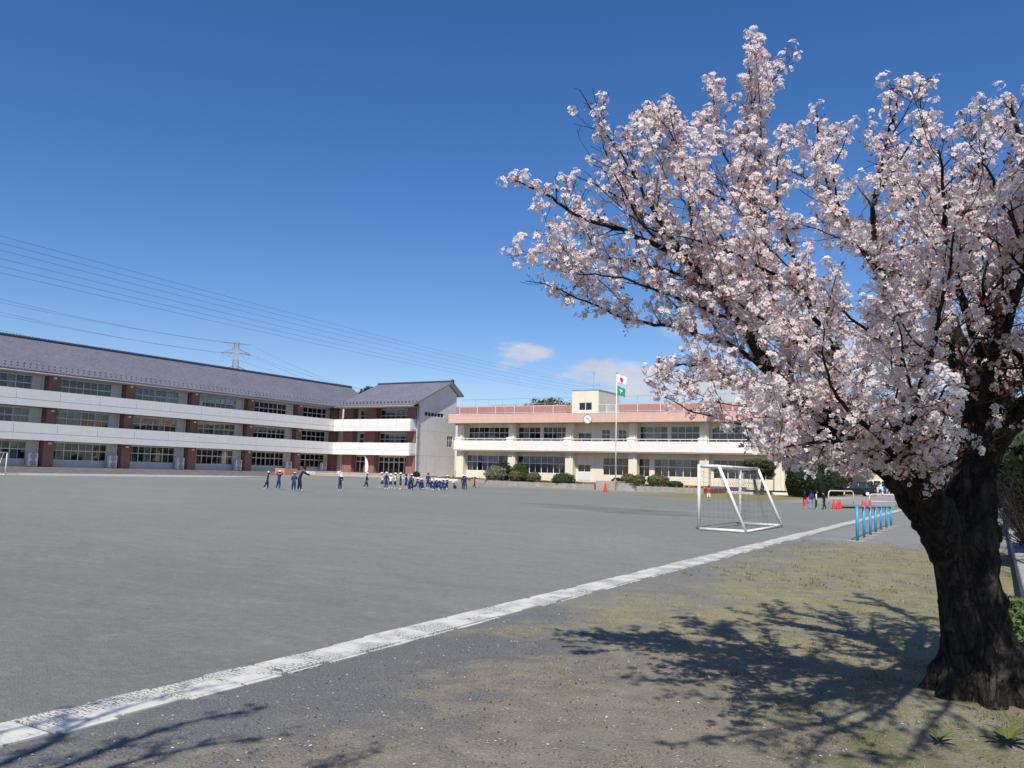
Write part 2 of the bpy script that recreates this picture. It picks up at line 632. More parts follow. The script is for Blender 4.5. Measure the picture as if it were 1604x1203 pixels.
    de = t.math('MULTIPLY', t.step(t.math('ADD', u, t.lin(mid, .3, .7, -2, 2)), 72.5, 76), t.math('MULTIPLY', t.step(v, -64, -57), t.step(v, -22, -27)))
    c = t.mix(de, c, t.mix(t.lin(mid, .3, .7), (.25, .215, .15, 1), (.33, .28, .20, 1)))
    lw = t.math('MULTIPLY', t.step(t.math('ADD', u, t.lin(mid, .3, .7, -1.5, 1.5)), 60, 63), t.math('MULTIPLY', t.step(v, -28, -24), t.step(v, -13, -15)))
    c = t.mix(lw, c, t.mix(t.lin(sm, .3, .7), (.20, .165, .055, 1), (.30, .25, .11, 1)))
    # damp patches left of the goal
    wet = None
    for wu, wv, ru, rv in ((36.2, -15.5, 2.6, 4.5), (33.5, -12.6, 1.6, 3.6), (37.8, -18.5, 1.2, 4.0)):
        a = t.math('DIVIDE', t.math('SUBTRACT', u, wu), ru)
        q = t.math('DIVIDE', t.math('SUBTRACT', v, wv), rv)
        r = t.math('ADD', t.math('ADD', t.math('MULTIPLY', a, a), t.math('MULTIPLY', q, q)), t.lin(sm, .3, .7, -.5, .5))
        w_ = t.step(r, 1.0, .25)
        wet = w_ if wet is None else t.math('MAXIMUM', wet, w_)
    c = t.mix(t.math('MULTIPLY', wet, t.lin(mid, .35, .65, .2, .62)), c, (.095, .10, .10, 1))
    # grains
    g = t.math('ADD', t.lin(grit, .2, .8, .80, 1.2), t.lin(grit2, .2, .8, -.13, .13))
    c = t.mix(1.0, c, t.vec(g, g, g), 'MULTIPLY')
    t.put(b.inputs['Base Color'], c)
    b.inputs['Roughness'].default_value = .95
    b.inputs['Specular IOR Level'].default_value = .12
    h = t.math('ADD', t.math('MULTIPLY', grit, .5), t.math('ADD', t.math('MULTIPLY', sm, 2.2), t.math('MULTIPLY', t.lin(peb, 0, .5, 1, 0), .35)))
    t.put(b.inputs['Normal'], t.bump(h, .55, .03))


ground_material()


# ------------------------------------------------------------------ ground
def sst(x, a, b):
    t = np.clip((np.asarray(x, float) - a) / (b - a), 0, 1)
    return t * t * (3 - 2 * t)


def gz(v, u):
    """the playground is level and rises gently towards the short wing"""
    return .60 * sst(u, 66, 87) * sst(-np.asarray(v, float), 54, 66) + .09 * sst(np.hypot(np.asarray(u) - 6.75, np.asarray(v) + .24), 1.2, .3)


def gz_at(p):
    p = np.asarray(p)[:2]
    return float(gz(p @ VA, p @ UA))


gu = np.unique(np.concatenate([np.linspace(-4000, -60, 9), np.linspace(-60, 0, 13), np.linspace(0, 16, 81), np.linspace(16, 60, 45), np.linspace(60, 130, 71), np.linspace(130, 4500, 12)]))
gv = np.unique(np.concatenate([np.linspace(-4000, -150, 9), np.linspace(-150, -100, 11), np.linspace(-100, -50, 51), np.linspace(-50, -6, 23), np.linspace(-6, 5, 56), np.linspace(5, 60, 12), np.linspace(60, 4500, 9)]))
UU_, VV_ = np.meshgrid(gu, gv, indexing='ij')
ZZ = gz(VV_, UU_)
XY = UU_[..., None] * UA + VV_[..., None] * VA
gverts = np.dstack([XY, ZZ]).reshape(-1, 3)
nu, nv = len(gu), len(gv)
gi = np.arange(nu * nv).reshape(nu, nv)
gf = np.stack([gi[:-1, :-1], gi[:-1, 1:], gi[1:, 1:], gi[1:, :-1]], -1).reshape(-1, 4)[:, ::-1]
me = bpy.data.meshes.new('playground')
me.from_pydata(gverts.tolist(), [], gf.tolist())
me.polygons.foreach_set('use_smooth', [True] * len(me.polygons))
o = link('ground', me, None, 'ground')
if me.polygons[0].normal.z < 0:
    me.flip_normals()
tag(o, 'grey swept sand playground with brown earth and dry grass by the tree', 'ground', kind='structure')

# ------------------------------------------------------------------ school building with the long wing
SO = (-82.0, 89.0, 0)                      # root of the tiled-roof school, in (v, u)
school = empty('school_building', VU(SO[0], SO[1]), -TH)
tag(school, 'three storey white school with red piers and grey tiled roof', 'building')


def mb():
    return MB(SO)


FL = (.80, 4.10, 7.40)                     # floor levels
PIERS = [40.0, 48.7, 57.4, 66.1, 74.8, 83.5]
VW = -84.0                                 # window wall of the long wing
UWW = 91.4                                 # window wall of the short wing

_cache = {}


def cbox(key, x0, x1, y0, y1, z0, z1):
    """one shared box mesh for all pieces of the same size and material"""
    k = (key, round(x1 - x0, 3), round(y1 - y0, 3), round(z1 - z0, 3))
    if k not in _cache:
        me = MB().box(0, k[1], 0, k[2], 0, k[3]).mesh(key[0])
        me.materials.append(MATS[key[1]])
        _cache[k] = me
    return _cache[k]


def piece(name, mat, parent, x0, x1, y0, y1, z0, z1, org=(0, 0, 0)):
    return link(name, cbox((name, mat), x0, x1, y0, y1, z0, z1), parent, None, (x0 - org[0], y0 - org[1], z0 - org[2]))


def window(root, org, orient, a, d, z0, w, h, cols, split=None, heavy=2, curt=.15, cmat='curtain', fmat='alu', name='window'):
    """a band of sashes; orient 'F' looks to -u, 'L' looks to +v; a = start along the wall, d = wall plane"""
    fw, mw, dp = .06, .05, .09
    key = ('win', round(w, 3), round(h, 3), cols, split, heavy, fmat)
    rows = [(0, h)] if not split else [(0, h * split), (h * split, h)]
    xs = [w * i / cols for i in range(cols + 1)]
    if key not in _cache:
        m = MB()
        m.box(0, fw, 0, dp, 0, h).box(w - fw, w, 0, dp, 0, h).box(fw, w - fw, 0, dp, 0, fw).box(fw, w - fw, 0, dp, h - fw, h)
        if split:
            m.box(fw, w - fw, .004, dp - .004, h * split - .05, h * split + .05)
        for i in range(1, cols):
            t_ = .05 if i % heavy == 0 else .022
            for r0, r1 in rows:
                lo = r0 + (fw if r0 == 0 else .05)
                hi = r1 - (fw if r1 == h else .05)
                m.box(xs[i] - t_, xs[i] + t_, .008, dp - .008, lo, hi)
        me = m.mesh(name)
        me.materials.append(MATS[fmat])
        _cache[key] = me
    lx, ly = (a - org[0], d - org[1]) if orient == 'F' else (d - org[0], a - org[1])
    win = link(name, _cache[key], root, None, (lx, ly, z0), 0 if orient == 'F' else math.pi / 2)
    for i in range(cols):
        t0 = fw if i == 0 else (.05 if i % heavy == 0 else .022)
        t1 = fw if i == cols - 1 else (.05 if (i + 1) % heavy == 0 else .022)
        hasc = random.random() < curt
        for r0, r1 in rows:
            lo = r0 + (fw if r0 == 0 else .05)
            hi = r1 - (fw if r1 == h else .05)
            x0, x1 = xs[i] + t0, xs[i + 1] - t1
            piece('pane', 'glass', win, x0, x1, .04, .05, lo, hi)
        if hasc:
            ck = ('cur', round(w / cols, 2), round(h, 2), cmat)
            if ck not in _cache:
                n = 12
                ww = w / cols
                vs, fs = [], []
                for q in range(n + 1):
                    yy = .22 + .03 * math.sin(q * 2.4)
                    vs += [(ww * q / n, yy, .05), (ww * q / n, yy, h - .02)]
                for q in range(n):
                    fs.append((2 * q, 2 * q + 2, 2 * q + 3, 2 * q + 1))
                cm = bpy.data.meshes.new('curtain')
                cm.from_pydata(vs, [], fs)
                cm.materials.append(MATS[cmat])
                _cache[ck] = cm
            link('curtain', _cache[ck], win, None, (xs[i], 0, 0))
    return win


# walls of the long wing, bay by bay, with real openings
wl = mb()
rm = mb()
UE = UWW                                     # the bays stop at the short wing
for k, p0 in enumerate(PIERS):
    p1 = PIERS[k + 1] if k + 1 < len(PIERS) else 91.2
    a0, a1 = p0 + .55, p1 - .55
    pw = 1.25 if k < 5 else 1.1              # plain panel at the far end of each bay
    for f, zf in enumerate(FL):
        zs = zf + (.72 if f == 0 else .80)
        zt = zf + 2.55
        ztop = (3.46, 6.78, 10.25)[f]
        wl.box(VW - .25, VW, a0, a1 - pw, zf - .02, zs)
        wl.box(VW - .25, VW, a0, a1 - pw, zt, ztop)
        wl.box(VW - .25, VW + .02, a1 - pw, a1, zf - .02, ztop)
        cm, cp = ('curtain', .12) if f == 0 else ('curtain', (.32, .22)[f - 1])
        window(school, SO, 'L', a0, VW - .06, zs, a1 - pw - a0, zt - zs, 8 if k < 5 else 6, .56, 2, cp)
wl.build('wall', 'wall_white', school)
# rooms behind the glass
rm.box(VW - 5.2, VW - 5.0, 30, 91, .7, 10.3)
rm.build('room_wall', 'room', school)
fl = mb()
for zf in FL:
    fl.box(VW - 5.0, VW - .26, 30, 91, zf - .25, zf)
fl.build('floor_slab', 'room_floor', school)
cl_ = mb()
for z in (3.50, 6.80, 10.10):
    cl_.box(VW - 5.0, VW - .26, 30, 91, z - .05, z + .2)
cl_.build('room_ceiling', 'soffit', school)
for k in range(1, 6):
    for f in range(3):
        piece('partition', 'room', school, VW - 4.99, VW - .27, PIERS[k] - .1, PIERS[k] + .1, FL[f] + .01, FL[f] + 2.64, SO)

for k, p in enumerate(PIERS):
    for f, (z0, z1) in enumerate(((.82, 3.44), (4.12, 6.76), (7.42, 10.12))):
        o = piece('pier', 'pier_red', school, VW - .3, VW + .85, p - .55, p + .55, z0, z1, SO)
        piece('lamp', 'white_paint', school, VW + .86, VW + 1.02, p - .16, p + .16, z1 - .34, z1 - .16, SO)
    piece('drain_pipe', 'white_paint', school, VW + .06, VW + .18, p - .80, p - .68, .82, 3.44, SO)
    piece('drain_pipe', 'white_paint', school, VW + .06, VW + .18, p - .80, p - .68, 4.12, 6.76, SO)
    piece('drain_pipe', 'white_paint', school, VW + .06, VW + .18, p - .80, p - .68, 7.42, 10.12, SO)

# balconies: slab, lower fascia and parapet panels with open joints
joints = [31.4, 35.7] + [40.05 + 4.35 * i for i in range(11)] + [87.9]
joints = [j for j in joints if j < 88.6] + [89.2]
wj = [-82.0, -80.35, -77.15, -73.9, -70.75, -68.35]
for zb, zg, zt in ((3.44, 4.12, 5.14), (6.76, 7.44, 8.43)):
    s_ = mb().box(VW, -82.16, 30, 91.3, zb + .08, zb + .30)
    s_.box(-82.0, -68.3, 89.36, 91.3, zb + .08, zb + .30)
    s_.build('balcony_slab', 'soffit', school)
    for i in range(len(joints) - 1):
        a, b_ = joints[i], joints[i + 1]
        e = .025 + .01 * random.random()
        piece('fascia_panel', 'panel_white', school, -82.15, -82.0, a + .008, b_ - .008, zb, zg - .012, SO)
        if i < len(joints) - 2:
            piece('parapet_panel', 'panel_white', school, -82.15, -82.0 + .012, a + .03, b_ - .03, zg + .012, zt, SO)
        else:
            piece('parapet_panel', 'panel_white', school, -82.15, -82.0 + .012, a + .03, b_, zg + .012, zt, SO)
    for i in range(len(wj) - 1):
        a, b_ = wj[i], wj[i + 1]
        piece('fascia_panel', 'panel_white', school, a + .008, b_ - .008, 89.2, 89.35, zb, zg - .012, SO)
        piece('parapet_panel', 'panel_white', school, a + .02, b_ - .02, 89.188, 89.35, zg + .012, zt, SO)
    piece('end_parapet', 'panel_white', school, -68.49, -68.34, 89.36, 91.3, zb, zt - .002, SO)

# short wing: walls, piers, windows, glazed entrance
ww = mb()
for f, zf in enumerate(FL):
    ztop = (3.46, 6.78, 10.25)[f]
    if f == 0:
        ww.box(-81.9, -80.3, UWW, UWW + .25, .7, ztop)
        ww.box(-80.3, -69.9, UWW, UWW + .25, 3.25, ztop)
    else:
        ww.box(-82.0, -79.0, UWW, UWW + .25, zf - .1, ztop)
        ww.box(-79.0, -77.4, UWW, UWW + .25, zf - .1, zf + .85)
        ww.box(-75.7, -69.9, UWW, UWW + .25, zf - .1, zf + .80)
        ww.box(-79.0, -69.9, UWW, UWW + .25, zf + 2.45, ztop)
ww.box(VW - .25, -82.0, UWW, UWW + .25, .7, 10.2)
ww.build('wall', 'wall_white', school)
for z0, z1 in ((.82, 3.44), (4.12, 6.76), (7.42, 10.12)):
    piece('pier', 'pier_red', school, VW - .2, VW + .85, 90.25, 91.38, z0, z1, SO)
for f, zf in enumerate(FL):
    z0, z1 = ((.95, 3.44), (4.12, 6.76), (7.42, 10.12))[f]
    for a0, a1 in ((-81.25, -79.55), (-77.2, -75.35), (-69.75, -68.35)):
        piece('pier', 'pier_red', school, a0, a1, 90.35, UWW - .003 if a1 < -69 else UWW + .2, z0, z1, SO)
    if f == 0:
        window(school, SO, 'F', -79.5, UWW - .05, .98, 2.3, 2.27, 3, .68, 1, .0, name='glazed_door')
        window(school, SO, 'F', -75.3, UWW - .05, .98, 5.4, 2.27, 6, .68, 1, .0, name='glazed_door')
    else:
        window(school, SO, 'F', -79.0, UWW - .05, zf + .85, 1.6, 1.6, 2, .5, 1, .1)
        window(school, SO, 'F', -75.3, UWW - .05, zf + .80, 5.4, 1.65, 6, .5, 3, .15)
rw = mb().box(-81.5, -68.4, 96.0, 96.2, .7, 10.3)
rw.build('room_wall', 'room', school)
fl = mb()
for zf in (.95, 4.10, 7.40):
    fl.box(-81.5, -68.4, UWW + .26, 95.9, zf - .25, zf)
fl.build('floor_slab', 'room_floor', school)
cl_ = mb()
for z in (3.50, 6.80, 10.10):
    cl_.box(-81.5, -68.4, UWW + .26, 95.9, z - .05, z + .2)
cl_.build('room_ceiling', 'soffit', school)

# gable wall with panel joints and openings
gw = mb()
gp = [(UWW - .85, .6), (99.6, .6), (99.6, 12.6), (97.5, 13.85), (UWW - .85, 10.75)]
holes = [(91.9, 96.5, 9.02, 9.62), (97.5, 98.9, 8.58, 8.84), (97.5, 98.9, 4.9, 6.5)]
us = sorted({gp[0][0], 99.6, 97.5, *[h[0] for h in holes], *[h[1] for h in holes]})


def gtop(u):
    return 10.75 + (u - gp[0][0]) * (13.85 - 10.75) / (97.5 - gp[0][0]) if u <= 97.5 else 13.85 - (u - 97.5) * 1.25 / 2.1


for a, b_ in zip(us[:-1], us[1:]):
    hs = sorted([(h[2], h[3]) for h in holes if h[0] <= a + 1e-6 and h[1] >= b_ - 1e-6])
    z = .6
    for h0, h1 in hs + [(None, None)]:
        if h0 is None:
            gw.prism([(a, z), (b_, z), (b_, gtop(b_)), (a, gtop(a))], 'x', -68.3, -68.0)
        else:
            gw.prism([(a, z), (b_, z), (b_, h0), (a, h0)], 'x', -68.3, -68.0)
            z = h1
gw.build('gable_wall', 'wall_white', school)
for z in (3.5, 6.95):
    piece('wall_joint', 'soffit', school, -68.0, -67.992, 90.6, 99.6, z, z + .05, SO)
for u_ in (92.6, 94.6, 96.6, 98.2):
    piece('wall_joint', 'soffit', school, -68.0, -67.994, u_, u_ + .035, .9, 12 if u_ > 94 else 10.6, SO)
window(school, SO, 'L', 91.9, -68.06, 9.02, 4.6, .60, 6, None, 1, 0, fmat='alu')
window(school, SO, 'L', 97.5, -68.06, 8.58, 1.4, .26, 2, None, 1, 0)
window(school, SO, 'L', 97.5, -68.06, 4.9, 1.4, 1.6, 3, .6, 1, 0)
o = mb().tube([(-67.86, 90.3, .8), (-67.86, 90.3, 10.2)], .11, 8)
for z in (1.2, 3.4, 5.9, 8.4):
    o.box(-68.0, -67.72, 90.17, 90.43, z, z + .12)
o.build('drain_pipe', 'pipe_grey', school)
o = mb().box(-82.15, -81.95, 91.0, 91.3, .8, 10.1)
o.build('corner_post', 'panel_white', school)

# roofs
rf = mb()
# long wing
T = .22
e0, e1, zr, ze = -82.10, -94.6, 14.0, 10.12
rf.prism([(e0, ze), (e0, ze + T), (-88, zr + T), (e1, ze + T), (e1, ze), (-88, zr)], 'y', 24, 99.2)
roof = rf.build('roof', 'roof_tile', school)
rf2 = mb()
rf2.prism([(88.45, 10.14), (88.45, 10.14 + T), (97.5, 14.1 + T), (100.4, 12.35 + T), (100.4, 12.35), (97.5, 14.1)], 'x', -81.15, -67.35)
roof2 = rf2.build('roof', 'roof_tile', school)
o = mb().prism([(88.5, 10.2), (97.5, 14.12), (100.2, 12.4), (100.2, 10.2)], 'x', -80.9, -80.7)
o.build('wall', 'wall_white', school)
# verge boards and soffits
vb_ = mb()
for xa in (-67.36,):
    vb_.prism([(88.43, 10.12), (88.43, 10.14 + T + .03), (97.5, 14.1 + T + .03), (100.42, 12.35 + T + .03), (100.42, 12.33), (97.5, 14.08)], 'x', xa, xa + .06)
vb_.build('verge_board', 'pipe_grey', school)
so = mb()
so.prism([(88.5, 10.10), (97.5, 14.05), (97.5, 14.085), (88.5, 10.135)], 'x', -68.0, -67.37)
so.prism([(97.5, 14.05), (100.35, 12.32), (100.35, 12.345), (97.5, 14.085)], 'x', -68.0, -67.37)
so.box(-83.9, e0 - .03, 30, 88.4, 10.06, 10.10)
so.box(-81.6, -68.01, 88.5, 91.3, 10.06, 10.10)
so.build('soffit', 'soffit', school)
gt = mb()
gt.tube([(e0 + .01, 24, 10.10), (e0 + .01, 88.3, 10.10)], .07, 8)
gt.tube([(-81.1, 88.36, 10.12), (-67.4, 88.36, 10.12)], .075, 8)
gt.build('gutter', 'gutter', school, True)
# ridge tiles: each ridge is a row of caps
rc = mb()
u_ = 24.0
while u_ < 99:
    rc.tube([(-88, u_, zr + T + .05), (-88, u_ + .26, zr + T + .05)], .17, 8)
    rc.tube([(-88, u_ + .26, zr + T + .05), (-88, u_ + .34, zr + T + .05)], .215, 8)
    u_ += .34
o = rc.build('ridge_tiles', 'ridge_tile', roof)
o.parent = school
tag(o, kind='stuff')
rc = mb()
v_ = -81.15
while v_ < -67.5:
    rc.tube([(v_, 97.5, 14.1 + T + .05), (v_ + .26, 97.5, 14.1 + T + .05)], .15, 8)
    rc.tube([(v_ + .26, 97.5, 14.1 + T + .05), (v_ + .34, 97.5, 14.1 + T + .05)], .19, 8)
    v_ += .34
rc.lathe([(.02, 0), (.26, .05), (.26, .35), (.05, .5)], (-67.4, 97.5, 14.2), 8)
o = rc.build('ridge_tiles', 'ridge_tile', school)
tag(o, kind='stuff')
# snow guards: two rows of little lugs above the eaves
sg = mb()
sl_ = (zr - ze) / (e0 + 88)
for row, off in ((.45, 0), (.95, .3)):
    u_ = 24 + off
    while u_ < 88.2:
        z = ze + T + row * sl_
        sg.box(e0 - row - .05, e0 - row + .05, u_, u_ + .11, z - .02, z + .09)
        u_ += .62
sl2 = (14.1 - 10.14) / (97.5 - 88.45)
v_ = -81.0
while v_ < -67.6:
    for row in (.45, .95):
        z = 10.14 + T + row * sl2
        sg.box(v_ + row * .3, v_ + .16 + row * .3, 88.45 + row - .07, 88.45 + row + .07, z - .02, z + .13)
    v_ += .62
o = sg.build('snow_guards', 'roof_dark', school)
tag(o, kind='stuff')
# ends and hidden sides close the volume
bk = mb()
bk.prism([(-94, .2), (-84.3, .2), (-84.3, 10.1), (-88, 13.9), (-94, 10.3)], 'y', 29.6, 29.9)
bk.box(-94.1, -93.9, 29.9, 99, .2, 10.3)
bk.box(-94, -68.3, 99.4, 99.6, .2, 12.0)
bk.box(-68.3, -68.0, 99.2, 99.55, .6, 1.0)
bk.build('wall', 'wall_white', school)

# terrace and steps along the long wing
tr = mb()
tr.box(VW - .2, -81.9, 28, 78.5, -.1, .80)
tr.build('terrace', 'step_stone', school)
for i in range(4):
    piece('step', 'step_stone', school, -81.9 + .38 * i + (.0 if i == 0 else .004), -81.52 + .38 * i, 28, 78.0 + .0 * i, -.1, .66 - .15 * i, SO)
piece('step_edge', 'white_paint', school, -80.36, -80.22, 28, 80, -.1, .22, SO)
tw = mb().box(VW - .2, -81.95, 78.5, 91.3, -.1, .80)
tw.box(-81.95, -68.0, 89.0, 91.4, .1, .94)
tw.build('terrace', 'concrete_warm', school)

# the ramp and planter at the end of the steps
ramp = empty('planter_ramp', VU(-81, 81), -TH)
tag(ramp, 'low ramp wall with terracotta end block beside the school steps', 'ramp')
RO = (-81, 81, 0)
MB(RO).box(-81.9, -80.2, 78.3, 80.6, .0, 1.25).build('end_block', 'terracotta', ramp)
MB(RO).box(-81.9, -80.5, 80.6, 88.7, .0, 1.02).build('ramp_wall', 'concrete', ramp)
MB(RO).box(-80.49, -80.2, 84.0, 88.6, .0, .62).build('front_wall', 'terracotta', ramp)
MB(RO).box(-80.55, -80.1, 83.9, 88.7, .64, .76).build('coping', 'panel_white', ramp)
MB(RO).box(-80.6, -80.15, 82.6, 83.85, .0, .95).build('white_block', 'panel_white', ramp)
MB(RO).box(-80.6, -80.15, 88.72, 89.0, .0, 1.05).build('white_post', 'panel_white', ramp)

# air conditioners on the terrace
_ac = None
AC_LAB = ['air conditioner beside the school pier nearest the small goal', 'air conditioner by the second red pier along the long wing',
          'air conditioner by the third red pier along the long wing', 'air conditioner by the fourth red pier above the steps',
          'air conditioner behind the grey ramp wall', 'air conditioner in the corner where the two wings meet']
for k, p in enumerate([48.7, 57.4, 66.1, 74.8, 83.5, 90.3]):
    r = empty('air_conditioner', VU(-83.35, p - 1.5, .80), -TH)
    if _ac is None:
        _ac = (bevel(MB().box(-.22, .22, -.48, .48, .05, 1.38).build('casing', 'panel_white', r), .02).data,
               MB().tube([(.221, 0, 0), (.235, 0, 0)], .34, 20).mesh('fan_grille'),
               MB().box(-.2, .2, -.42, -.34, 0, .05).box(-.2, .2, .34, .42, 0, .05).mesh('foot'))
        _ac[1].materials.append(MATS['alu_dark'])
        _ac[2].materials.append(MATS['black'])
        r.children
    else:
        bevel(link('casing', _ac[0], r), .02)
    link('fan_grille', _ac[1], r, None, (0, 0, .38))
    link('fan_grille', _ac[1], r, None, (0, 0, 1.06))
    link('feet', _ac[2], r)
    tag(r, AC_LAB[k], 'air conditioner', 'outdoor units along the school wall')

# ------------------------------------------------------------------ flat-roofed building with the clock
FO = (-42.0, 96.6, 0)
flat_b = empty('flat_roof_building', VU(FO[0], FO[1]), -TH)
tag(flat_b, 'two storey cream school block with salmon roof band and long white balcony', 'building')
V0, V1 = -65.0, -17.4
UF = 96.6


def fb():
    return MB(FO)


PV = [-64.4, -56.1, -47.5, -38.75, -29.75, -21.1]
WIN = [  # floor, v0, v1, z0, z1, cols, curtains, kind
    (1, -63.67, -57.05, 5.95, 7.68, 8, .25), (1, -55.7, -52.3, 5.95, 7.68, 4, .4), (1, -51.85, -48.45, 5.95, 7.68, 5, .1),
    (1, -46.7, -44.85, 5.85, 6.92, 2, 0), (1, -43.4, -42.25, 5.85, 7.35, 2, .3), (1, -41.1, -40.0, 5.85, 7.3, 2, .3),
    (1, -38.2, -34.6, 5.85, 7.7, 4, .15), (1, -34.2, -30.6, 5.85, 7.7, 4, .3), (1, -29.1, -21.9, 5.85, 7.7, 8, .1),
    (0, -63.85, -57.05, 1.68, 3.85, 8, .65), (0, -55.7, -48.45, 1.58, 3.82, 8, .8), (0, -46.7, -44.85, 1.88, 2.84, 2, 0),
    (0, -43.15, -39.6, 1.55, 3.74, 4, .05), (0, -38.35, -36.9, 1.5, 3.72, 2, .4), (0, -36.3, -30.8, 1.55, 3.70, 6, .5),
    (0, -28.95, -22.0, 1.5, 3.72, 8, .15)]
fwall = fb()
for f, (zb, zt) in enumerate(((.35, 4.60), (4.60, 8.2))):
    ws = sorted([w for w in WIN if w[0] == f], key=lambda w: w[1])
    x = V0
    for w in ws:
        fwall.box(x, w[1], UF, UF + .3, zb, zt)
        fwall.box(w[1], w[2], UF, UF + .3, zb, w[3])
        fwall.box(w[1], w[2], UF, UF + .3, w[4], zt)
        x = w[2]
    fwall.box(x, V1, UF, UF + .3, zb, zt)
fwall.box(V0, V0 + .3, UF + .3, 111, .35, 8.2).box(V1 - .3, V1, UF + .3, 111, .35, 8.2).box(V0, V1, 111, 111.3, .35, 8.2)
fwall.build('wall', 'cream', flat_b)
for f, a, b_, z0, z1, cols, cu in WIN:
    pinkish = f == 0 and -56 < a < -48
    window(flat_b, FO, 'F', a, UF + .06, z0, b_ - a, z1 - z0, cols, .56 if z1 - z0 > 1.3 else None, 2, cu, 'curtain_pink' if pinkish else 'curtain')
piece('door', 'alu', flat_b, -46.66, -44.89, UF - .04, UF - .004, .82, 1.86, FO)
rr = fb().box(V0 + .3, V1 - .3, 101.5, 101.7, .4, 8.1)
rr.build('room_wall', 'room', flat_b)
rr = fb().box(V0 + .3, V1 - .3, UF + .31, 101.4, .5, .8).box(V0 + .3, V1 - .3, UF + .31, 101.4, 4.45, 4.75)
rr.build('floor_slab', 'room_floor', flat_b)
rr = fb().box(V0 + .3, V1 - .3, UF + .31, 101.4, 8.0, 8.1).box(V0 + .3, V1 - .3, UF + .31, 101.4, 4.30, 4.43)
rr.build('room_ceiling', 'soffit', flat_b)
for p in PV:
    m_ = fb()
    m_.box(p - .55, p + .55, 95.62, UF - .003, .36, 8.10)
    m_.build('pier', 'cream', flat_b)
    # bracket block that carries the balcony rail
    piece('rail_post', 'cream_pale', flat_b, p - .58, p + .50, 95.10, 95.61, 5.4, 6.22, FO)
    fb().tube([(p + .25, 95.52, .4), (p + .25, 95.52, 4.4)], .06, 6).tube([(p + .25, 95.52, 6.24), (p + .25, 95.52, 8.1)], .06, 6).build('drain_pipe', 'cream_pale', flat_b)
# balcony
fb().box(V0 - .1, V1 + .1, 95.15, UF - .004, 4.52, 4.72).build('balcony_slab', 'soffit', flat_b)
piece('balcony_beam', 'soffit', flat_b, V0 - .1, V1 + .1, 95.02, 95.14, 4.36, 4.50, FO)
bj = [V0 - .1] + [V0 + 4.33 * i for i in range(1, 11)] + [V1 + .1]
for a, b_ in zip(bj[:-1], bj[1:]):
    piece('balcony_panel', 'cream_pale', flat_b, a + .006, b_ - .006, 94.95, 95.10, 4.50, 5.76, FO)
rl = fb()
rl.box(V0, V1, 95.03, 95.10, 6.00, 6.09)
rl.build('balcony_rail', 'steel_white', flat_b)
v_ = V0 + .6
while v_ < V1:
    piece('baluster', 'steel_white', flat_b, v_, v_ + .05, 95.04, 95.09, 5.761, 5.998, FO)
    v_ += 1.45
# roof band
fb().box(V0 - .6, V1 + .5, 94.30, 111.6, 8.14, 8.25).build('roof_slab', 'soffit', flat_b)
bj = [V0 - .6] + [V0 + 8.66 * i for i in range(1, 6)] + [V1 + .5]
for a, b_ in zip(bj[:-1], bj[1:]):
    piece('roof_band', 'salmon', flat_b, a + .004, b_ - .004, 94.2, 94.45, 8.12, 9.24, FO)
piece('roof_band', 'salmon', flat_b, V0 - .6, V0 - .35, 94.46, 111.6, 8.13, 9.24, FO)
piece('roof_band', 'salmon', flat_b, V1 + .25, V1 + .5, 94.46, 111.6, 8.13, 9.24, FO)
fb().box(V0 - .34, V1 + .24, 94.46, 111.5, 8.9, 9.0).build('roof_deck', 'concrete', flat_b)
fb().box(V0 - .62, V1 + .52, 94.17, 94.48, 9.242, 9.31).build('roof_coping', 'cream_pale', flat_b)
# rooftop railing with raking stays
rr = fb()
for z in (9.55, 10.44):
    rr.tube([(V0 + .3, 95.6, z), (-47.95, 95.6, z)], .03, 5)
    rr.tube([(-43.9, 95.6, z), (V1, 95.6, z)], .03, 5)
rr.build('roof_rail', 'steel_white', flat_b)
v_ = V0 + .3
while v_ < V1:
    if not -48 < v_ < -43.9:
        fb().tube([(v_, 95.6, 9.0), (v_, 95.6, 10.44)], .04, 5).build('rail_post', 'steel_white', flat_b)
        fb().tube([(v_ + 1.3, 96.6, 9.0), (v_ + 1.55, 95.66, 10.40)], .035, 5).build('rail_stay', 'steel_white', flat_b)
    v_ += 2.95
# taller mesh fence further back
v_ = V0 + 1
rr = fb()
for z in (11.35,):
    rr.tube([(V0 + 1, 103, z), (-48.5, 101, z)], .035, 5)
while v_ < -48.5:
    rr.tube([(v_, 103 - 2 * (v_ - V0 - 1) / 15.5, 9.0), (v_, 103 - 2 * (v_ - V0 - 1) / 15.5, 11.35)], .035, 5)
    v_ += 2.4
rr.build('roof_fence', 'steel_grey', flat_b)
# stair tower on the roof
pt = fb()
pz = 12.45
wx0, wx1, wz0, wz1 = -46.9, -45.03, 9.86, 10.88
pt.box(-47.9, wx0, 97, 97.2, 8.99, pz).box(wx1, -44.1, 97, 97.2, 8.99, pz).box(wx0, wx1, 97, 97.2, 8.99, wz0).box(wx0, wx1, 97, 97.2, wz1, pz)
pt.box(-47.9, -47.7, 97.2, 103.8, 8.99, pz).box(-44.3, -44.1, 97.2, 103.8, 8.99, pz).box(-47.7, -44.3, 103.6, 103.8, 8.99, pz)
pt.build('stair_tower', 'cream', flat_b)
piece('tower_roof', 'concrete', flat_b, -47.95, -44.05, 96.95, 103.85, 12.46, 12.56, FO)
window(flat_b, FO, 'F', wx0, 97.06, wz0, wx1 - wx0, wz1 - wz0, 2, None, 1, 0)
piece('tower_door', 'cream_pale', flat_b, -44.098, -44.05, 99.6, 101.0, 9.05, 10.9, FO)
piece('awning', 'black', flat_b, -44.09, -43.2, 97.6, 98.6, 9.35, 9.5, FO)
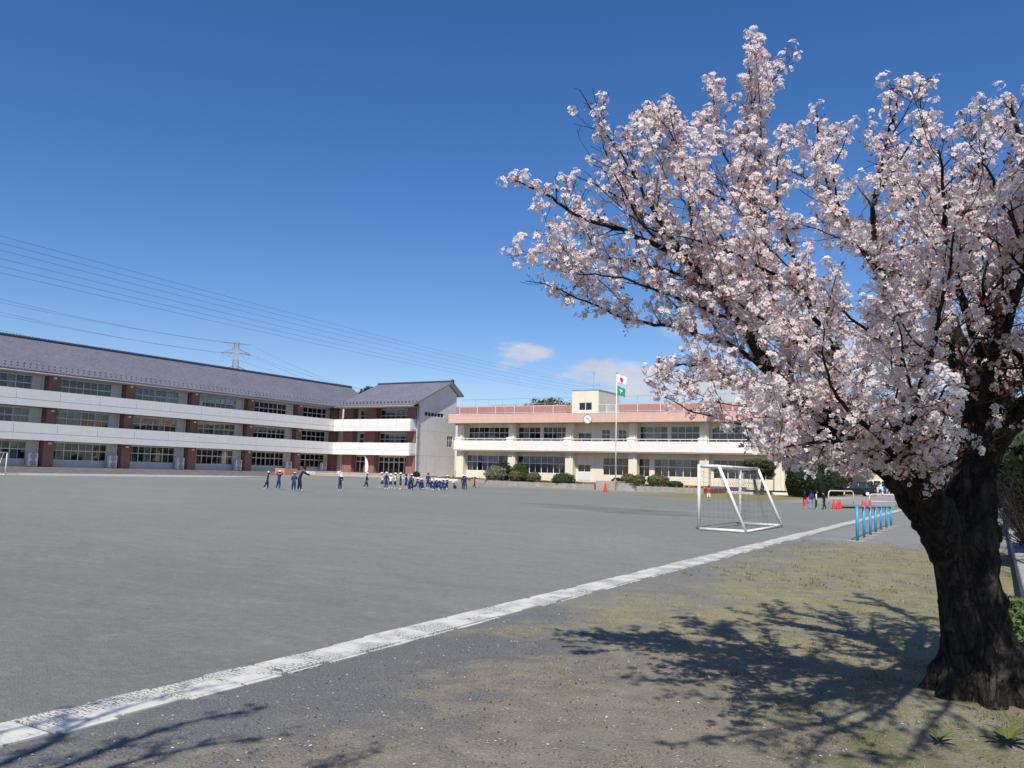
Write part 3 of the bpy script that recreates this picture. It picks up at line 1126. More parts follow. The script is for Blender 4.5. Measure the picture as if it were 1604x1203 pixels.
an = fb().tube([(-46.0, 99.5, 12.5), (-46.0, 99.5, 15.4)], .035, 6)
an.tube([(-46.35, 99.5, 15.2), (-45.65, 99.5, 15.2)], .02, 5).tube([(-46.25, 99.5, 14.9), (-45.75, 99.5, 14.9)], .02, 5).tube([(-46.0, 99.2, 15.0), (-46.0, 99.8, 15.0)], .02, 5)
an.build('antenna', 'steel_grey', flat_b)
# wall lamps under the roof corner
for q in (-64.9, -63.2):
    fb().lathe([(.02, 0), (.22, .05), (.24, .16), (.1, .26)], (q, 95.3, 7.84), 10).build('flood_lamp', 'steel_grey', flat_b, True)

# clock on the roof band
ck = empty('wall_clock', VU(-44.25, 94.19, 8.55), -TH)
tag(ck, 'round white clock with dark rim on the salmon roof band', 'clock')
MB().tube([(0, -.06, 0), (0, -.01, 0)], .54, 32).build('face', 'clock_white', ck)
rim = MB()
for i in range(32):
    a, b_ = 2 * math.pi * i / 32, 2 * math.pi * (i + 1) / 32
    vs = []
    for w in (a, b_):
        for r_, y_ in ((.53, -.10), (.60, -.10), (.60, 0), (.53, 0)):
            vs.append((r_ * math.cos(w), y_, r_ * math.sin(w)))
    rim.add(vs, [(0, 1, 5, 4), (1, 2, 6, 5), (3, 0, 4, 7)])
rim.build('rim', 'alu_dark', ck)


def hand(l, w, ang, y):
    c, s = math.cos(ang), math.sin(ang)
    p = [(-.06 * l, -w), (l, -w * .4), (l, w * .4), (-.06 * l, w)]
    q = [(x * s + z * c, x * c - z * s) for x, z in p]
    return MB().prism([(a, b) for a, b in q], 'y', y - .008, y)


hand(.30, .035, math.radians(-56), -.07).build('hour_hand', 'black', ck)
hand(.44, .025, math.radians(128), -.085).build('minute_hand', 'black', ck)
for i in range(12):
    w = i * math.pi / 6
    l = .07 if i % 3 == 0 else .045
    MB().prism([(math.sin(w) * r_ + math.cos(w) * s_, math.cos(w) * r_ - math.sin(w) * s_) for r_, s_ in ((.47, -.013), (.47 - l, -.013), (.47 - l, .013), (.47, .013))], 'y', -.068, -.061).build('hour_mark', 'black', ck)

# block behind with a brick-pink upper storey
BO = (-50, 116, 0)
back = empty('rear_block', VU(BO[0], BO[1]), -TH)
tag(back, 'brownish pink rear block rising behind the rooftop railing', 'building')
MB(BO).box(-77, -12, 115, 126, 0, 11.05).build('wall', 'cream', back)
MB(BO).box(-78, -11, 114.2, 127, 11.06, 12.25).build('roof_band', 'back_pink', back)
v_ = -76
while v_ < -14:
    w = MB(BO).box(v_, v_ + 2.6, 114.9, 114.99, 9.2, 10.95).build('window', 'alu_dark', back)
    MB(BO).box(v_ + .1, v_ + 1.27, 114.86, 114.899, 9.3, 10.85).build('pane', 'glass', w)
    MB(BO).box(v_ + 1.35, v_ + 2.5, 114.86, 114.899, 9.3, 10.85).build('pane', 'glass', w)
    v_ += 3.1
rr = MB(BO).tube([(-77, 114.6, 13.4), (-12, 114.6, 13.4)], .03, 5)
v_ = -77
while v_ < -12:
    rr.tube([(v_, 114.6, 12.26), (v_, 114.6, 13.4)], .03, 5)
    v_ += 2.6
rr.build('roof_rail', 'steel_grey', back)


# ------------------------------------------------------------------ raised garden in front of the flat-roofed block
def garden():
    line = [(-61.5, 94.6), (-58.5, 91.6), (-55, 88.2), (-51.5, 85.2), (-48.5, 83.2), (-45, 82.0), (-40.2, 81.4), (-37.2, 81.2)]
    line2 = [(-32.3, 81.0), (-30.5, 80.9), (-28, 80.7), (-25.0, 80.4)]
    back_ = [(-25, 96.5), (-61.5, 96.5)]
    full = line + [(-37.2, 83.2), (-32.3, 83.2)] + line2 + back_
    m = MB()
    n = len(full)
    vs = [tuple(VU(v, u, .50 if u < 96 else .62)) for v, u in full] + [tuple(VU(v, u, -.1)) for v, u in full]
    m.add(vs, [tuple(range(n))[::-1]] + [(i, (i + 1) % n, n + (i + 1) % n, n + i) for i in range(n)])
    bm = bmesh.new()
    o = m.build('garden_bed', 'soil')
    bm.from_mesh(o.data)
    bmesh.ops.triangulate(bm, faces=bm.faces)
    bmesh.ops.recalc_face_normals(bm, faces=bm.faces)
    bm.to_mesh(o.data)
    bm.free()
    tag(o, 'bare raised garden bed before the cream school block', 'garden bed', kind='structure')
    for pts, lab in ((line, 'ribbed concrete retaining wall curving in front of the round shrubs'), (line2, 'ribbed concrete retaining wall between flagpole steps and goal')):
        r = empty('retaining_wall', VU(*pts[len(pts) // 2]))
        tag(r, lab, 'wall')
        ro = r.location
        for (a, b_) in zip(pts[:-1], pts[1:]):
            pa, pb = VU(*a), VU(*b_)
            L = (pb - pa).length
            k = max(1, round(L / .9))
            d = (pb - pa) / k
            for i in range(k):
                s0 = pa + d * i - ro
                s1 = pa + d * (i + 1) - ro
                dn = d.normalized()
                nn = Vector((dn.y, -dn.x, 0)) * (.10 + .012 * random.random())
                s0, s1 = s0 + dn * .012, s1 - dn * .012
                h = .54 + random.uniform(-.012, .012)
                m = MB()
                m.add([s0 + nn, s1 + nn, s1 - nn, s0 - nn, s0 + nn + Vector((0, 0, h)), s1 + nn + Vector((0, 0, h)), s1 - nn + Vector((0, 0, h)), s0 - nn + Vector((0, 0, h))],
                      [(0, 3, 2, 1), (4, 5, 6, 7), (0, 1, 5, 4), (1, 2, 6, 5), (2, 3, 7, 6), (3, 0, 4, 7)])
                # upright ribs cast into the block
                for q in range(4):
                    c = s0.lerp(s1, (q + .5) / 4) + nn * 1.12
                    m.tube([c + Vector((0, 0, 0)), c + Vector((0, 0, h - .06))], .045, 5)
                m.build('block', 'concrete', r)


garden()


# ------------------------------------------------------------------ foliage helpers
def leaf_cloud(name, parent, n, centre, radii, size, cols, mat='leaf', shell=.55, lumps=0, lump_r=.35, seed=1, squash_low=0.0, aspect=.55):
    """many small pointed leaves spread through the outer part of a lumpy volume"""
    g = np.random.default_rng(seed)
    if lumps:
        d = unit(g.normal(size=(lumps, 3)))
        lc = d * (shell + (1 - shell) * g.random((lumps, 1)) ** .5) * (1 - lump_r * .6)
        lr = lump_r * g.uniform(.65, 1.25, lumps)
        idx = g.integers(0, lumps, n)
        q = unit(g.normal(size=(n, 3))) * (g.random((n, 1)) ** .4)
        p = lc[idx] + q * lr[idx][:, None]
        nrm = unit(q * .7 + p * .6 + g.normal(size=(n, 3)) * .45)
        shade = g.uniform(.75, 1.2, lumps)[idx]
    else:
        d = unit(g.normal(size=(n, 3)))
        p = d * (shell + (1 - shell) * g.random((n, 1)) ** .6)
        bumpy = 1 + .08 * np.sin(d[:, :1] * 9 + seed) * np.sin(d[:, 1:2] * 8) + .06 * np.sin(d[:, 2:] * 11 + 2 * seed)
        p = p * bumpy
        nrm = unit(d * .8 + g.normal(size=(n, 3)) * .5)
        shade = g.uniform(.8, 1.2, n)
    p = p * np.asarray(radii) + np.asarray(centre)
    t = unit(np.cross(nrm, g.normal(size=(n, 3))))
    b = np.cross(nrm, t)
    s = (size * g.uniform(.6, 1.4, n))[:, None]
    P = np.stack([p - t * s, p + b * s * aspect + nrm * s * .15, p + t * s, p - b * s * aspect + nrm * s * .15], 1)
    cols = np.asarray(cols)
    c = cols[g.integers(0, len(cols), n)] * shade[:, None] * g.uniform(.8, 1.2, (n, 1))
    me = poly_mesh(name, P, np.repeat(c, 4, 0))
    o = link(name, me, parent, mat)
    return o


GREENS = [(.045, .085, .022), (.060, .105, .028), (.035, .065, .020), (.085, .115, .035)]
OLIVE = [(.16, .16, .055), (.20, .19, .075), (.12, .13, .045), (.22, .20, .10)]
PALE = [(.20, .20, .12), (.25, .25, .16), (.14, .16, .08), (.30, .29, .19)]
DARK = [(.022, .042, .014), (.032, .055, .018), (.018, .032, .012), (.05, .07, .024)]


def shrub(px, py, w, h, cols, label, z=.5, seed=1, n=3000, size=.072, depth=None, dark=False):
    """round clipped shrub whose foot the photo shows at (px, py)"""
    d = pray(px, 750)
    k = py / float(d[:2] @ UA)          # py: distance u of the shrub's row
    p = CAM + d * k
    r = empty('round_shrub', (p[0], p[1], z))
    tag(r, label, 'shrub', 'clipped shrubs in the school garden')
    core = MB()
    core.lathe([(.02, 0), (w * .30, h * .02), (w * .40, h * .3), (w * .38, h * .6), (w * .2, h * .86), (.02, h * .92)], (0, 0, 0), 12)
    c = np.mean(np.asarray(cols), 0) * .5  # solid core in a darkened mean of the leaf colours
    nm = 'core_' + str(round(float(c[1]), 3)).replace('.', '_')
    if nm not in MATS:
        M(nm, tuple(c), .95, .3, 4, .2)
    core.build('dark_core', nm, r, True)
    leaf_cloud('foliage', r, n, (0, 0, h * .5), (w * .52, w * .52, h * .54), size, cols, seed=seed, shell=.70)
    for k in range(3):
        a = k * 2.1 + seed
        MB().tube([(.05 * math.cos(a), .05 * math.sin(a), -.05), (.2 * w * math.cos(a), .2 * w * math.sin(a), h * .4)], [.035, .015], 5).build('stem', 'wood_brown', r)
    return r


# (pixel of the foot, width and height in metres)
shrub(776, 89.0, 2.7, 1.95, PALE, 'big loose pale olive shrub nearest the gap between the two schools', .35, 1, 3000, .10)
shrub(788, 92.5, 2.4, 2.35, DARK, 'dark green dome shrub behind the big pale olive shrub', .52, 2)
shrub(813.5, 90.0, 2.1, 2.15, GREENS, 'dark dome shrub under the pink-curtained windows', .52, 3)
shrub(807.5, 86.5, 1.65, 1.25, OLIVE, 'small olive ball shrub at the middle of the garden wall', .5, 4)
shrub(822.5, 87.5, 1.3, 1.25, GREENS, 'narrow green shrub between two olive ball shrubs', .5, 5)
shrub(836, 85.0, 1.65, 1.10, OLIVE, 'yellowish ball shrub beside the wide dark green ball', .5, 6)
shrub(883, 82.6, 2.55, 1.55, GREENS, 'wide dark green ball shrub spilling over the retaining wall', .12, 7, 3200)
shrub(966, 85.0, 1.2, .75, DARK, 'small dark shrub directly beside the flagpole foot', .5, 8)
shrub(984, 86.0, 1.6, 1.25, OLIVE, 'brownish olive shrub just beyond the flagpole steps', .5, 9)
shrub(1001, 83.0, 1.4, 1.2, OLIVE, 'upright olive shrub, second along from the flagpole', .5, 10)
shrub(1031, 83.0, 2.35, 1.25, OLIVE, 'broad flat olive shrub between flagpole and goal', .5, 11)
shrub(1058, 82.2, 1.5, .62, GREENS, 'low green cushion shrub left of the goal post', .5, 12)
shrub(652, 88.2, .9, .65, DARK, 'small dark box shrub at the foot of the red corner pier', .62, 14)


# flowers and weeds along the garden
def flower_strip(v0, v1, u0, u1, n, label, seed):
    g = np.random.default_rng(seed)
    v = g.uniform(v0, v1, n)
    u = g.uniform(u0, u1, n)
    xy = v[:, None] * VA + u[:, None] * UA
    z = g.uniform(.50, .72, n)
    p = np.column_stack([xy, z])
    a = unit(g.normal(size=(n, 3)))
    b = unit(np.cross(a, g.normal(size=(n, 3))))
    s = g.uniform(.04, .10, n)[:, None]
    P = np.stack([p - a * s, p - b * s, p + a * s, p + b * s], 1)
    cc = np.array([(.05, .09, .025), (.07, .11, .03), (.55, .05, .04), (.65, .45, .06), (.05, .085, .02), (.6, .55, .5)])[g.choice(6, n, p=[.3, .24, .16, .1, .14, .06])]
    o = link('flower_border', poly_mesh('flower_border', P, np.repeat(cc, 4, 0)), None, 'leaf')
    tag(o, label, 'flowers', kind='stuff')


flower_strip(-45.5, -40.5, 82.3, 85, 1500, 'red and yellow flowers along the garden wall before the white door', 31)
flower_strip(-35, -25.5, 81.4, 84, 900, 'low green bedding plants along the wall by the goal', 32)
flower_strip(-67.5, -60, 91, 95, 1500, 'green flower bed below the grey gable wall', 33)

# garden stones: pale edging kerbs beside the lawn and long low troughs by the wing
for i, (x0, y0, x1, y1, z, lab) in enumerate(((1140, 771, 1178, 773, .12, 'white edging kerb on the lawn behind the goal net'), (1206, 773, 1292, 776, .12, 'long white edging kerb below the dark clipped bush'),
                                              (682, 753, 716, 754.5, .30, 'long pale trough at the foot of the grey gable wall'))):
    a, b_ = G(x0, y0, z), G(x1, y1, z)
    d = Vector(b_ - a)
    o = bevel(MB().box(0, d.length, -.18, .18, -.02, .26).build('edging_kerb', 'panel_white', None, loc=(a[0], a[1], 0 if i < 2 else .32), rotz=math.atan2(d.y, d.x)), .03)
    tag(o, lab, 'kerb')
for i, (x0, x1, y, lab) in enumerate(((1090 - 112, 1007, 770.5, 'low dark board on the sand before the flagpole steps'), (1037, 1063, 771.5, 'greenish low board lying before the retaining wall'))):
    a, b_ = G(x0, y), G(x1, y + .5)
    d = Vector(b_ - a)
    o = bevel(MB().box(0, d.length, -.25, .25, .0, .10).build('ground_board', 'concrete', None, loc=(a[0], a[1], .0), rotz=math.atan2(d.y, d.x)), .02)
    tag(o, lab, 'board')

# flagpole on its stepped plinth
fp = VU(-35.0, 81.6)
pl = empty('flagpole_plinth', fp, -TH)
tag(pl, 'stepped concrete plinth under the flagpole', 'plinth')
MB().box(-1.7, .5, -1.2, 1.55, -.05, .95).build('block', 'concrete_warm', pl)
for i in range(3):
    MB().box(.502, 2.6 - .42 * i, -.9 + .25 * i, 1.55, -.05 if i == 0 else .25 * i, .25 * (i + 1)).build('step', 'concrete', pl)
pole = empty('flagpole', fp + Vector((0, 0, .95)), -TH)
tag(pole, 'tall thin white flagpole in front of the cream school', 'flagpole')
PH = 11.5
MB().tube([(0, 0, 0), (0, 0, PH * .5), (0, 0, PH)], [.06, .048, .036], 10).build('shaft', 'steel_white', pole, True)
MB().lathe([(.02, 0), (.10, .05), (.11, .12), (.06, .2), (.01, .23)], (0, 0, PH), 10).build('finial', 'steel_grey', pole, True)
MB().lathe([(.16, 0), (.16, .1), (.08, .16)], (0, 0, 0), 12).build('collar', 'steel_grey', pole)
MB().tube([(.09, 0, .9), (.09, -.02, PH * .5), (.06, 0, PH - .1)], .008, 4).build('halyard', 'flag_white', pole)


def flag(name, z, w, h, mats, label, design):
    nx, nz = 22, 14
    vs, fs, mi = [], [], []
    for i in range(nx + 1):
        for j in range(nz + 1):
            s, q = i / nx, j / nz
            vs.append((s * w * .9, .20 * s * math.sin(s * 6.5 + q * 1.3), -h + h * q - .40 * s * s * h + .05 * math.sin(s * 9)))
    for i in range(nx):
        for j in range(nz):
            a = i * (nz + 1) + j
            fs.append((a, a + nz + 1, a + nz + 2, a + 1))
            mi.append(1 if design((i + .5) / nx, (j + .5) / nz) else 0)
    me = bpy.data.meshes.new(name)
    me.from_pydata(vs, [], fs)
    for k in mats:
        me.materials.append(MATS[k])
    me.polygons.foreach_set('material_index', mi)
    me.polygons.foreach_set('use_smooth', [True] * len(fs))
    o = link(name, me, None, None, (fp.x + .06, fp.y, z), -TH + .05)
    sm = o.modifiers.new('cloth', 'SOLIDIFY')
    sm.thickness = .006
    tag(o, label, 'flag')


flag('national_flag', .95 + PH - .15, 1.15, .85, ('flag_white', 'flag_red'), 'white flag with a red disc at the top of the flagpole', lambda s, q: (s - .5) ** 2 * 2.3 + (q - .5) ** 2 < .1)
flag('green_flag', .95 + PH - 1.35, .95, .90, ('flag_green', 'flag_white'), 'green flag with a white emblem below the red disc flag', lambda s, q: abs(s - .5) < .10 and abs(q - .5) < .26 or (abs(q - .60) < .09 and abs(s - .5) < .22))


# ------------------------------------------------------------------ trees beyond
def tree(px, py_top, depth, width, label, cols, seed, n=5000, leaf=.22, z0=0.0, crown_h=None, name='broadleaf_tree', group=None):
    top = AT(px, py_top, depth)
    H_ = float(top[2]) - z0
    ch = crown_h or min(H_ * .7, width * .95)
    r = empty(name, (top[0], top[1], z0))
    tag(r, label, 'tree', group)
    g = random.Random(seed)
    tk = MB()
    tk.tube([(0, 0, -.2), (.1, .05, H_ * .25), (-.1, .1, H_ * .55), (0, 0, H_ * .85)], [width * .045, width * .036, width * .026, width * .008], 8)
    for k in range(7):
        a = k * .9 + g.random()
        zz = H_ - ch * g.uniform(.55, .95)
        tk.tube([(0, 0, zz), (math.cos(a) * width * .2, math.sin(a) * width * .2, zz + ch * .2), (math.cos(a) * width * .36, math.sin(a) * width * .36, zz + ch * .42)], [width * .018, width * .011, width * .004], 5)
    tk.build('trunk', 'bark_thin', r, True)
    leaf_cloud('crown', r, n, (0, 0, H_ - ch / 2), (width / 2, width / 2, ch / 2), leaf, cols, seed=seed, shell=.35, lumps=34, lump_r=.30)
    return r


TREEG = 'trees beyond the school roofs'
tree(862, 611, 150, 10.5, 'rounded olive green tree rising behind the flat school roof', [(.06, .08, .025), (.085, .10, .04), (.04, .06, .02), (.11, .11, .05)], 41, 6000, .24)
tree(832, 629, 155, 4.5, 'small treetop beside the rounded tree behind the flat roof', [(.07, .08, .03), (.05, .065, .025)], 42, 1600, .22)
tree(810, 634, 155, 3.2, 'tiny treetop farthest from the stair tower behind the roof rail', [(.07, .08, .03), (.05, .065, .025)], 52, 1000, .22)
tree(578, 604.5, 160, 4.6, 'dark treetop peeping over the valley between the tiled roofs', DARK, 43, 2200, .20)
tree(470, 596, 165, 3.0, 'small bare treetop above the ridge of the long wing', [(.08, .07, .055), (.06, .055, .04)], 44, 900, .18)
tree(495, 599.5, 165, 5.0, 'brown bare treetops above the far end of the long ridge', [(.10, .085, .065), (.07, .06, .045)], 45, 1600, .18)
tree(990, 634, 158, 3.4, 'little treetop between flagpole and stair tower behind the roof', GREENS, 46, 900, .2)

# evergreens at the end of the cream block
def evergreen(px, py, w, h, label, seed, n=9000, stems=3, lift=.32, z=0.0, cols=DARK, size=.10):
    if py < 300:                             # given as the distance u of its row
        d = pray(px, 750)
        p = CAM + d * (py / float(d[:2] @ UA))
    else:
        p = G(px, py, z)
    r = empty('clipped_evergreen', (p[0], p[1], z))
    tag(r, label, 'tree', 'dark evergreens by the drive')
    g = random.Random(seed)
    for k in range(stems):
        a = 2 * math.pi * k / stems + g.random()
        rr = w * .12
        MB().tube([(math.cos(a) * rr * .6, math.sin(a) * rr * .6, -.1), (math.cos(a) * rr, math.sin(a) * rr, h * lift * .6), (math.cos(a) * rr * 1.8, math.sin(a) * rr * 1.8, h * (lift + .25))], [w * .055, w * .042, w * .02], 7).build('trunk', 'bark', r, True)
    leaf_cloud('crown', r, n, (0, 0, h * (lift + 1) / 2), (w / 2, w / 2, h * (1 - lift) / 2), size, cols, seed=seed, shell=.35, lumps=38, lump_r=.36)
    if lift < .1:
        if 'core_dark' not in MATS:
            M('core_dark', (.012, .02, .008), .95, .3, 4, .2)  # solid core added to darken the dome, inner shade put into its colour
        MB().lathe([(.05, .05), (w * .34, .1), (w * .40, h * .35), (w * .34, h * .65), (w * .16, h * .86), (.02, h * .9)], (0, 0, 0), 14).build('dark_core', 'core_dark', r, True)
    return r


evergreen(1190, 86.5, 3.7, 3.9, 'dark evergreen on three leaning trunks behind the goal', 61, 9000, 3, .40, .0, [(.045, .065, .02), (.06, .08, .028), (.03, .05, .016), (.09, .10, .04)])
evergreen(1265, 779, 5.2, 3.7, 'large dark dome evergreen behind the children at the drive', 62, 14000, 4, .02, .0)
evergreen(1305, 777, 3.0, 2.6, 'lower dark evergreen next to the parked dark car', 63, 8000, 3, .02, .0)

# ------------------------------------------------------------------ power line tower and wires
tb = AT(371, 537, 430)
tower = empty('transmission_tower', (tb[0], tb[1], 0), .5)
tag(tower, 'red and white lattice pylon behind the long tiled roof', 'pylon')
TH_ = float(tb[2])


def tw_half(z):
    return np.interp(z, [0, TH_ * .45, TH_ * .62, TH_], [6.0, 2.6, 1.55, 1.1])


zs = list(np.linspace(0, TH_, 22))
for i, (a, b_) in enumerate(zip(zs[:-1], zs[1:])):
    m = MB()
    ra, rb = tw_half(a), tw_half(b_)
    ca = [(-ra, -ra, a), (ra, -ra, a), (ra, ra, a), (-ra, ra, a)]
    cb = [(-rb, -rb, b_), (rb, -rb, b_), (rb, rb, b_), (-rb, rb, b_)]
    for k in range(4):
        k2 = (k + 1) % 4
        m.tube([ca[k], cb[k]], .11, 4).tube([ca[k], cb[k2]], .055, 4).tube([ca[k2], cb[k]], .055, 4).tube([cb[k], cb[k2]], .055, 4)
    m.build('mast_section', 'pylon_red' if (i // 2) % 2 == 0 else 'pylon_white', tower)
for zz, L in ((TH_ - .4, 7.0), (TH_ - 5.2, 7.4), (TH_ - 14.2, 7.8)):
    m = MB()
    for sx in (-1, 1):
        for sy in (-1, 1):
            m.tube([(sx * 1.2, sy * 1.2, zz), (sx * L, 0, zz - (0 if zz > TH_ - 1 else .8))], .10, 4)
            if zz < TH_ - 1:
                m.tube([(sx * 1.2, sy * 1.2, zz + 1.9), (sx * L, 0, zz - .7)], .09, 4)
        if zz < TH_ - 1:
            m.tube([(sx * (L - .3), 0, zz - .8), (sx * (L - 2.2), 0, zz - 3.6), (sx * 2.2, 0, zz - .4)], .07, 4)
    m.build('cross_arm', 'pylon_red', tower)


def wire(a, b_, sag, r, label):
    a, b_ = Vector(a), Vector(b_)
    pts = []
    for i in range(33):
        s = i / 32
        p = a.lerp(b_, s)
        p.z -= sag * 4 * s * (1 - s)
        pts.append(p)
    o = MB().tube(pts, r, 4).build('power_line', 'cable', None, True)
    tag(o, label, 'power line', 'overhead power lines')


ordn = ['topmost', 'second', 'third', 'fourth', 'fifth', 'sixth']
for i, (y0, y1) in enumerate(((342, 606), (354, 609), (366, 614), (380, 618), (393, 622), (404, 625))):
    a = AT(-100, y0, 150 + (i % 3) * 2)
    b_ = AT(960, y1, 640)
    wire(a, b_, 3.0, .032, f'{ordn[i]} of the six long power wires crossing the open sky')
for i, (y0, zz, L) in enumerate(((438, -.4, -7), (447, -.4, 7), (460, -6, -7.4), (468, -6, 7.4), (488, -15, -7.8))):
    c, s = math.cos(.5), math.sin(.5)
    e = Vector((tb[0] + L * c, tb[1] + L * s, TH_ + zz))
    wire(AT(-120, y0, 250), e, 2.0, .04, f'{ordn[i]} of the wires running from the pylon over the long wing')
    q = AT(640, 618 + i * 3, 640)
    wire(e, q, 6.0, .04, f'{ordn[i]} of the wires descending from the pylon towards the short wing')


# ------------------------------------------------------------------ white tile line across the sand
wl_root = empty('line_marking', VU(-5.0, 2.2), -TH)
tag(wl_root, 'white line of square perforated tiles running across the playground', 'line marking')
tm = []
for k in range(4):
    m = MB().box(-.185, .185, .006 * k, .452 - .003 * k, -.03, .012)
    me = m.mesh('tile')
    me.materials.append(MATS['line_tile'])
    tm.append(me)
u_ = -.6
i = 0
while u_ < 60:
    o = link('tile', tm[i % 4], wl_root, None, (random.uniform(-.008, .008), u_, random.uniform(-.004, .004)), random.uniform(-.006, .006))
    for sx in (-1, 1):
        if random.random() < .82:
            L = random.uniform(.30, .452)
            key = ('edge', round(L, 1))
            if key not in _cache:
                me = MB().box(-.024, .024, 0, round(L, 1) + .04, -.03, .007).mesh('edge_strip')
                me.materials.append(MATS['line_tile'])
                _cache[key] = me
            if u_ < 24:
                link('edge_strip', _cache[key], wl_root, None, (sx * random.uniform(.212, .222), u_ + random.uniform(0, .06), random.uniform(-.003, .003)))
    u_ += .462
    i += 1


# ------------------------------------------------------------------ goals
def make_goal(near, far, rear_dir, label, hgt=1.95, topd=.62, depth=1.42):
    near, far = Vector((*near, 0)), Vector((*far, 0))
    d = (far - near)
    Wd = d.length
    ang = math.atan2(d.y, d.x)
    r = empty('soccer_goal', near, ang)
    tag(r, label, 'goal', 'small goals on the playground')
    s = rear_dir                           # side of the mouth line on which the net hangs
    R_ = .052
    for x in (0, Wd):
        MB().tube([(x, 0, 0), (x, 0, hgt)], R_, 10).build('post', 'goal_paint', r, True)
        MB().tube([(x, s * topd, hgt), (x, s * depth, .05)], R_ * .92, 10).build('back_stay', 'goal_paint', r, True)
        MB().tube([(x, s * .05, hgt), (x, s * topd, hgt)], R_ * .9, 10).build('side_top_bar', 'goal_paint', r, True)
        MB().tube([(x, s * .04, .05), (x, s * depth, .05)], R_ * .85, 10).build('ground_bar', 'goal_paint', r, True)
    MB().tube([(-.04, 0, hgt), (Wd + .04, 0, hgt)], R_, 10).build('crossbar', 'goal_paint', r, True)
    MB().tube([(0, s * topd, hgt), (Wd, s * topd, hgt)], R_ * .8, 10).build('rear_top_bar', 'goal_paint', r, True)
    MB().tube([(0, s * depth, .045), (Wd, s * depth, .045)], R_ * .8, 10).build('rear_ground_bar', 'goal_paint', r, True)
    # net of thin cords, slack and sagging
    nt = MB()
    def back(x, q):                         # q 0 top .. 1 bottom
        y = topd + (depth - topd) * q
        z = hgt - (hgt - .05) * q
        return (x, s * (y - .10 * math.sin(q * 3.1) - .05 * math.sin(x * 3 + q * 5)), z - .03 * math.sin(x * 4))
    nx = int(Wd / .16)
    for i in range(nx + 1):
        x = Wd * i / nx
        nt.tube([back(x, q / 10) for q in range(11)], .005, 3, False)
        nt.tube([(x, s * .03, hgt - .02), (x, s * topd * .5, hgt - .07), (x, s * topd, hgt - .02)], .005, 3, False)
    for j in range(12):
        nt.tube([back(Wd * i / 24, j / 11) for i in range(25)], .005, 3, False)
    for x in (0.0, Wd):
        for j in range(1, 12):
            q = j / 12
            y1 = topd + (depth - topd) * q
            z = hgt - (hgt - .05) * q
            nt.tube([(x, s * .03, z), (x + .04, s * y1 * .5, z - .06), (x, s * y1, z)], .005, 3, False)
        for j in range(8):
            y = depth * (j + 1) / 9
            zt = hgt if y < topd else hgt - (hgt - .05) * (y - topd) / (depth - topd)
            nt.tube([(x, s * y, .05), (x + .05 * math.sin(j), s * (y - .03), zt * .5), (x, s * y, zt)], .005, 3, False)
    tag(nt.build('net', 'net', r), kind='stuff')
    return r


make_goal((5.81, 25.38), (8.10, 29.08), -1, 'white soccer goal with dark net beside the white line')
lg = G(8, 744.5)
lgd = UA * 4.4
make_goal((lg[0], lg[1]), (lg[0] - lgd[0], lg[1] - lgd[1]), -1, 'white goal with rusty posts at the edge near the school steps', 2.1)

# ------------------------------------------------------------------ low horizontal bars
bars = empty('horizontal_bars', (9.49, 22.65, 0))
tag(bars, 'row of low exercise bars on seven bright blue posts', 'exercise bars')
bp = [(9.49, 22.65), (10.23, 23.95), (11.00, 25.3), (11.78, 26.7), (12.58, 28.1), (13.42, 29.55), (14.28, 31.06)]
bh = [.92, .89, .85, .815, .785, .75, .715]
b0 = Vector((9.49, 22.65, 0))
for (x, y), h in zip(bp, bh):
    q = Vector((x, y, 0)) - b0
    MB().tube([q, q + Vector((0, 0, h))], .040, 10).lathe([(.040, 0), (.042, .012), (.026, .03)], (q.x, q.y, h), 10).build('post', 'bar_blue', bars, True)
    k = len(bars.children)
    MB().prism([(q.x + .27 * math.cos(a) * random.uniform(.8, 1.2), q.y + .22 * math.sin(a) * random.uniform(.8, 1.2)) for a in np.linspace(0, 2 * math.pi, 11)[:-1]], 'z', -.05, .012).build('footing', 'concrete_warm', bars)
for i in range(6):
    a = Vector((*bp[i], bh[i] - .025)) - b0
    c = Vector((*bp[i + 1], bh[i + 1] - .025)) - b0
    e = (c - a).normalized() * .045
    mz = min(bh[i], bh[i + 1]) - .03
    MB().tube([a + e, c - e], .022, 8).build('bar', 'bar_rust', bars, True)


# ------------------------------------------------------------------ cones and pipe barriers
def cone(px, py, h, label):
    p = G(px, py)
    r = empty('traffic_cone', (p[0], p[1], 0), random.random())
    tag(r, label, 'cone', 'red cones by the drive')
    bevel(MB().box(-h * .27, h * .27, -h * .27, h * .27, 0, h * .05).build('base', 'cone_red', r), .01)
    MB().lathe([(h * .22, h * .05), (h * .20, h * .09), (h * .055, h * .97), (h * .035, h)], (0, 0, 0), 16).build('shell', 'cone_red', r, True)


cone(948, 770.5, .85, 'red cone standing alone before the flagpole plinth')
cone(1306, 797, .52, 'first red cone beside the children at the drive')
cone(1312.5, 797.5, .52, 'red cone in the middle of the nearest three')
cone(1316, 796.5, .52, 'third red cone, partly hidden behind its neighbour')
cone(1351.5, 796.5, .50, 'dark red cone just above the blue posts, first of a pair')
cone(1356, 797.5, .50, 'dark red cone just above the blue posts, second of a pair')
cone(1363, 797, .56, 'tallest red cone before the farther pipe barrier')


